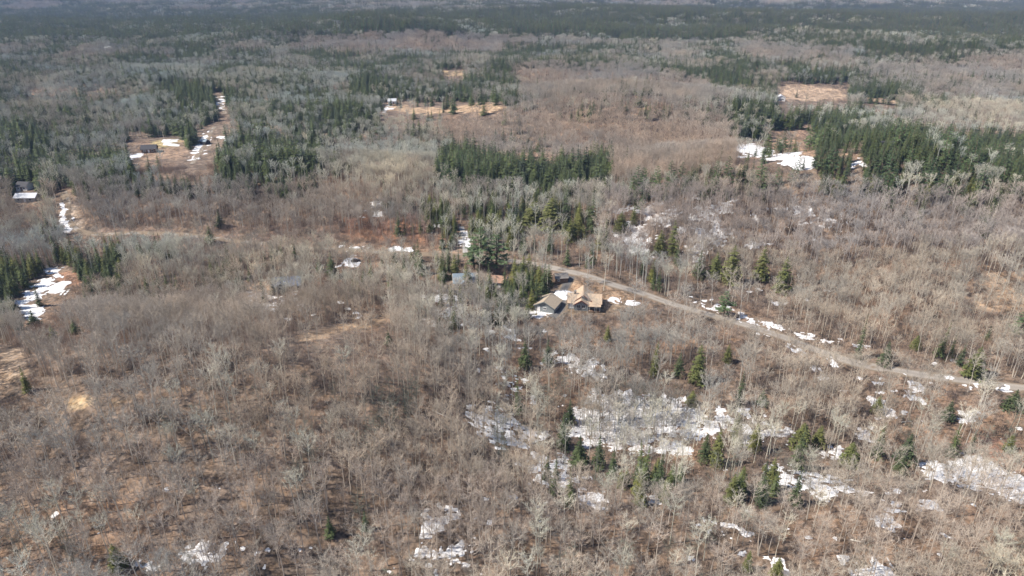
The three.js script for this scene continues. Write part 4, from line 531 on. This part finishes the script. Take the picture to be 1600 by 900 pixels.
// ---------------------------------------------------------------- trees: single ones in front, the rest of each wood as a mass
const about = {
  M: ['bare_hardwood_tree', 'bare brown hardwood', 'tree', 'bare hardwoods in the near wood', 'hardwood_forest', 'leafless brown hardwood forest covering the hills behind the nearest trees'],
  A: ['bare_aspen_tree', 'pale bare aspen', 'aspen', 'pale aspens in the near wood', 'aspen_forest', 'pale grey leafless aspen woods in the valley and beyond'],
  L: ['bare_larch_tree', 'grey leafless larch', 'larch', 'grey larches among the hardwoods', 'larch_thicket', 'grey leafless larches scattered through the woods'],
  S: ['spruce_tree', 'dark green spruce', 'spruce', 'spruces standing in the woods', 'spruce_forest', 'dark spruce stands filling the middle distance'],
  O: ['cedar_tree', 'olive green cedar', 'cedar', 'olive cedars among bare trees', 'cedar_forest', 'olive cedars mixed into the farther woods'],
  P: ['pine_tree', 'broad green pine', 'pine', 'pines standing in the woods', 'pine_forest', 'broad pines mixed into the farther woods'],
};
const tones = { M: [[1, 0.96, 0.93], [0.88, 0.84, 0.82], [1.1, 1.05, 1.02], [0.98, 0.9, 0.84], [0.92, 0.93, 0.92]], A: [[1, 1, 0.97], [0.86, 0.88, 0.85], [1.12, 1.1, 1.06]], L: [[0.95, 0.97, 0.94], [0.55, 0.6, 0.56]], S: [[1, 1, 1], [0.8, 0.85, 0.9], [1.3, 1.25, 1.1]], O: [[1, 1, 1], [0.85, 0.9, 0.9], [1.2, 1.15, 1]], P: [[1, 1, 1], [0.85, 0.9, 0.95], [1.2, 1.2, 1.1]] };
const vc = c => { const m = std(c, { vertexColors: true, roughness: 1 }); return m; };
const mats = {}; for (const k of kinds) mats[k] = tones[k].map(c => [vc(c), vc(c)]);
const singles = {};
function template(k, v, c) { const key = `${k}${v}${c}`; if (!singles[key]) { const g = new THREE.Group(); mesh('trunk', proto[k][0][v].trunk, mats[k][c][0], g); mesh('crown', proto[k][0][v].crown, mats[k][c][1], g); singles[key] = g; } return singles[key].clone(); }
function plant(t, label, name, category, group) {
  const n = NV[t.k], c = t.c ?? (t.k === 'L' && t.tone?.[0] < 0.75 ? 1 : null) ?? (t.v * 7) % tones[t.k].length, g = template(t.k, t.v % n, c), a = about[t.k];
  g.position.set(t.x, t.y, t.z); g.rotation.set(t.lean[0], t.turn, t.lean[1]); if (Array.isArray(t.s)) g.scale.set(...t.s); else g.scale.setScalar(t.s);
  return tag(put(g, name ?? a[0]), label, category ?? a[2], group ?? a[3]);
}
const notablePts = [];
notable.forEach(([k, px, py, h, w, label], i) => {
  const [x, y, z] = at(px, py), f = project(x, y, z)[2], dep = Math.atan2(CAM_Y - y, Math.hypot(x, z)), H0 = { S: 14, O: 11.5, P: 18 }[k], W0 = { S: 4.9, O: 5.2, P: 8.4 }[k];
  const hm = h * f / FPX / Math.cos(dep) * 1.02, wm = Math.max(w * f / FPX * 1.4, hm * 0.18);
  notablePts.push([x, z, wm / 2]);
  plant({ k, v: i * 3 + 1, c: i % 3 === 2 ? 1 : 0, x, y, z, s: [wm / W0, hm / H0, wm / W0], turn: i * 1.7, lean: [0, label.includes('leaning') ? -0.12 : 0] }, label, null, null, 'notable evergreens standing out of the bare wood');
});
const landmarks = [
  [990, 660, 'the wide snowy clearing'], [1530, 742, 'the long snow bank'], [1270, 750, 'the narrow snow strip'], [862, 735, 'the ragged snow'], [690, 815, 'the bright snow at bottom centre'], [322, 866, 'the snow at bottom left'], [605, 622, 'the grey larch thicket'], [150, 628, 'the straw-coloured patch'], [20, 582, 'the tan clearing'],
  [912, 475, 'the orange-roofed house'], [850, 478, 'the orange-roofed garage'], [728, 440, 'the blue-roofed house'], [450, 447, 'the slate-roofed house'], [106, 338, 'the left road bend'], [60, 465, 'the snow tongue by the spruces'], [758, 395, 'the tall bushy pine'], [1141, 420, 'the row of evergreens'], [600, 355, 'the rusty slope'], [1089, 575, 'the bright green cedar'], [1326, 712, 'the right olive cedar'], [1412, 705, 'the bluish spruce'], [1520, 570, 'the olive cedar beyond the road'], [1213, 888, 'the small bright cedar'], [186, 872, 'the olive cedar at bottom left'], [515, 820, 'the hidden spruce'], [1385, 810, 'the string of snow scraps'], [1145, 830, 'the snow streak at bottom right'], [240, 225, 'the yellow lawn'], [1240, 235, 'the tan field at right'], [815, 255, 'the central spruce stand'], [690, 170, 'the far tan field'], [1340, 255, 'the bright snow spot'], [1450, 262, 'the dark conifer belt'], [1545, 262, 'the pale clump among conifers'], [100, 255, 'the dark wood at upper left'], [420, 245, 'the conifers beside the road stretch'], [600, 250, 'the grey aspen slope'], [920, 268, 'the spruce stand\'s right end'], [725, 265, 'the spruce stand\'s left end'], [1240, 420, 'the right end of the evergreen row'], [1420, 470, 'the brown right slope'], [300, 450, 'the grey wood by the slate roof'], [545, 505, 'the yellow grass ledge'], [400, 700, 'the left wood\'s middle'], [120, 720, 'the lower left wood'], [600, 740, 'the bottom middle wood'],
];
const ords = 'first second third fourth fifth sixth seventh eighth ninth tenth eleventh twelfth thirteenth fourteenth fifteenth sixteenth seventeenth eighteenth nineteenth twentieth'.split(' ');
const ordinal = n => n < 20 ? ords[n] : `${['twenty', 'thirty', 'forty', 'fifty'][Math.floor(n / 10) - 2]}-${ords[n % 10]}`;
const free = trees.filter(t => notablePts.every(([x, z, w]) => Math.hypot(t.x - x, t.z - z) > w * 0.7 + 1.2));
const mass = [];
for (const k of kinds) {
  const all = free.filter(t => t.k === k).sort((a, b) => a.f - b.f);
  const shown = all.filter(t => t.px > 8 && t.px < W - 8 && t.py < 925).filter(t => k === 'M' || t.f < 900).slice(0, 300), set = new Set(shown);
  for (const t of all) if (!set.has(t)) mass.push(t);
  const cells = {};
  for (const t of shown) {
    let b = 1e9, L; for (const l of landmarks) { const d = Math.hypot(t.px - l[0], (t.py - l[1]) * 1.4); if (d < b) { b = d; L = l; } }
    const dx = t.px - L[0], dy = (t.py - L[1]) * 1.2, side = Math.abs(dx) > Math.abs(dy) ? (dx < 0 ? 'left of' : 'right of') : (dy > 0 ? 'below' : 'above');
    (cells[`${side} ${L[2]}`] ??= []).push([b, t]);
  }
  for (const [where, list] of Object.entries(cells)) list.sort((a, b) => a[0] - b[0]).forEach(([, t], n) => n >= 45 ? mass.push(t) : plant(t, `${t.s > 1.08 ? 'tall ' : t.s < 0.8 ? 'small ' : ''}${about[k][1]}, ${ordinal(n)} ${where}`));
}
const M4 = new THREE.Matrix4(), Q = new THREE.Quaternion(), E = new THREE.Euler(), V = new THREE.Vector3(), S3 = new THREE.Vector3(), CO = new THREE.Color();
const merged = (t) => mergeGeometries([t.trunk, t.crown]);
const leafMat = std([1, 1, 1], { vertexColors: true, roughness: 1 });
function instances(name, geo, list, parent) {
  if (!list.length) return;
  const im = new THREE.InstancedMesh(geo, leafMat, list.length);
  list.forEach((t, i) => {
    E.set(t.lean[0], t.turn, t.lean[1]); Q.setFromEuler(E); M4.compose(V.set(t.x, t.y, t.z), Q, S3.set(t.s * (t.w ?? 1), t.s, t.s * (t.w ?? 1))); im.setMatrixAt(i, M4);
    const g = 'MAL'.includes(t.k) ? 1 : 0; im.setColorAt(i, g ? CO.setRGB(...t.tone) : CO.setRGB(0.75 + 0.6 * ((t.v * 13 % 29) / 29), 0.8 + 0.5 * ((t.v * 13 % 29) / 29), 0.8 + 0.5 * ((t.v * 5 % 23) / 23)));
  });
  put(im, name, parent);
}
for (const k of kinds) {
  const a = about[k], G = put(new THREE.Group(), a[4]); tag(G, a[5], 'woods', null, 'stuff');
  for (const lod of [0, 1]) for (let v = 0; v < NV[k]; v++) instances(a[0], merged(proto[k][lod][v]), mass.filter(t => t.k === k && t.v % NV[k] === v && (t.f < 420 ? 0 : 1) === lod), G);
}
{ // brush and saplings under the near trees
  const G = put(new THREE.Group(), 'undergrowth'); tag(G, 'thin leafless saplings and brush under the near trees', 'brush', null, 'stuff');
  const r = rng(404), lists = [[], [], []];
  for (let n = 0; n < 34000; n++) {
    const d = 88 + 380 * Math.sqrt(r()), x = (r() * 2 - 1) * d * 0.95, z = -d, y = ground(x, z), b = project(x, y, z), q = r(), q2 = r(), q3 = r();
    if (b[0] < -60 || b[0] > W + 60 || b[1] > 980) continue; const o = openAt(b[0], b[1]), c = project(x, y + 2.5, z); if (q > Math.min(o, openAt(c[0], c[1])) || roadDist(x, z) < 1) continue;
    const t = 0.75 + 0.5 * q3, warm = vnoise(x / 16, z / 16 + 60); lists[n % 3].push({ k: 'M', x, y, z, turn: q2 * 6.3, lean: [(q2 - 0.5) * 0.3, (q3 - 0.5) * 0.3], s: 0.5 + 0.9 * q2, tone: [t * (0.95 + 0.15 * warm), t * 0.95, t * (1 - 0.15 * warm)] });
  }
  lists.forEach((list, v) => { const T = new Tris(), q = rng(61 + v); for (let i = 0; i < 9; i++) { const a = q() * 6.3, d = q() * 1.6, p = [Math.cos(a) * d, -0.1, Math.sin(a) * d], h = 1.6 + 2.8 * q(), e = [p[0] + (q() - 0.5) * 0.9, h, p[2] + (q() - 0.5) * 0.9]; T.sliver(p, e, 0.07, vary([0.40, 0.34, 0.28], 0.25, q), q); for (let k = 0; k < 5; k++) { const t = 0.35 + 0.6 * q(), s = [0, 1, 2].map(u => lerp(p[u], e[u], t)); T.sliver(s, [s[0] + (q() - 0.5) * 1.2, s[1] + 0.3 + q() * 0.7, s[2] + (q() - 0.5) * 1.2], 0.032, vary([0.42, 0.36, 0.30], 0.25, q), q); } } instances('sapling', T.geo(), list, G); });
}
{ // the far woods: small groves of each kind
  const G = put(new THREE.Group(), 'distant_forest'); tag(G, 'hazy mixed forest stretching away to the horizon', 'woods', null, 'stuff');
  for (const k of kinds) for (let v = 0; v < 3; v++) {
    const r = rng(900 + v + 10 * kinds.indexOf(k)), parts = [];
    for (let n = 0; n < 9; n++) { const t = merged(make[k](300 + n % 3 + v * 5 + 100 * kinds.indexOf(k), 2)); const wide = 'SP'.includes(k) ? 1.25 : 1.1; t.scale(wide, lerp(0.7, 1.25, r()), wide); t.rotateY(r() * 6.28); const u = n % 3, w = Math.floor(n / 3); t.translate((u - 1 + (r() - 0.5) * 0.9) * 6.2, (r() - 0.5), (w - 1 + (r() - 0.5) * 0.9) * 6.2); parts.push(t); }
    instances('grove', mergeGeometries(parts), clumps.filter(t => t.k === k && t.v % 3 === v).map(t => ({ ...t, lean: [0, 0], s: lerp(0.95, 1.12, (t.v % 11) / 11) * ('SP'.includes(k) ? 1.28 : 0.82) })), G);
  }
}

{ // fallen trunks
  const r = rng(5), m = std([0.58, 0.55, 0.49]);
  for (const [a, b, c, d, label] of [[675, 642, 706, 656, 'pale fallen trunk lying on brown leaves right of the larch thicket'], [148, 826, 164, 821, 'short pale fallen trunk in shade at bottom left'], [1328, 844, 1346, 849, 'pale fallen trunk in the dark hollow at lower right'], [1408, 661, 1424, 660, 'pale fallen trunk below the road at right'], [1385, 555, 1402, 556, 'broken pale trunk behind the road at right']]) {
    const p = at(a, b), q = at(c, d), T = new Tris(), g = put(new THREE.Group(), 'fallen_trunk'); g.position.set(p[0], p[1] + 0.3, p[2]); const e = [q[0] - p[0], q[1] - p[1], q[2] - p[2]];
    T.tube([0, 0.25, 0.5, 0.75, 1].map(t => [e[0] * t + (r() - 0.5) * 0.2, e[1] * t + (r() - 0.5) * 0.15, e[2] * t + (r() - 0.5) * 0.2]), 0.22, 0.08, 7, [1, 1, 1]); mesh('trunk', T.geo(), m, g);
    const B = new Tris(); for (let k = 0; k < 9; k++) { const t = lerp(0.45, 1, r()); B.tube([[e[0] * t, e[1] * t, e[2] * t], [e[0] * t + (r() - 0.5) * 2, e[1] * t + 0.3 + r() * 1.2, e[2] * t + (r() - 0.5) * 2]], 0.05, 0.02, 3, [1, 1, 1]); } mesh('branches', B.geo(), m, g); tag(g, label, 'fallen tree');
  }
}
// ---------------------------------------------------------------- shadows on, draw
scene.traverse(o => { if (o.isMesh) { o.castShadow = true; o.receiveShadow = true; } });
renderer.render(scene, camera);
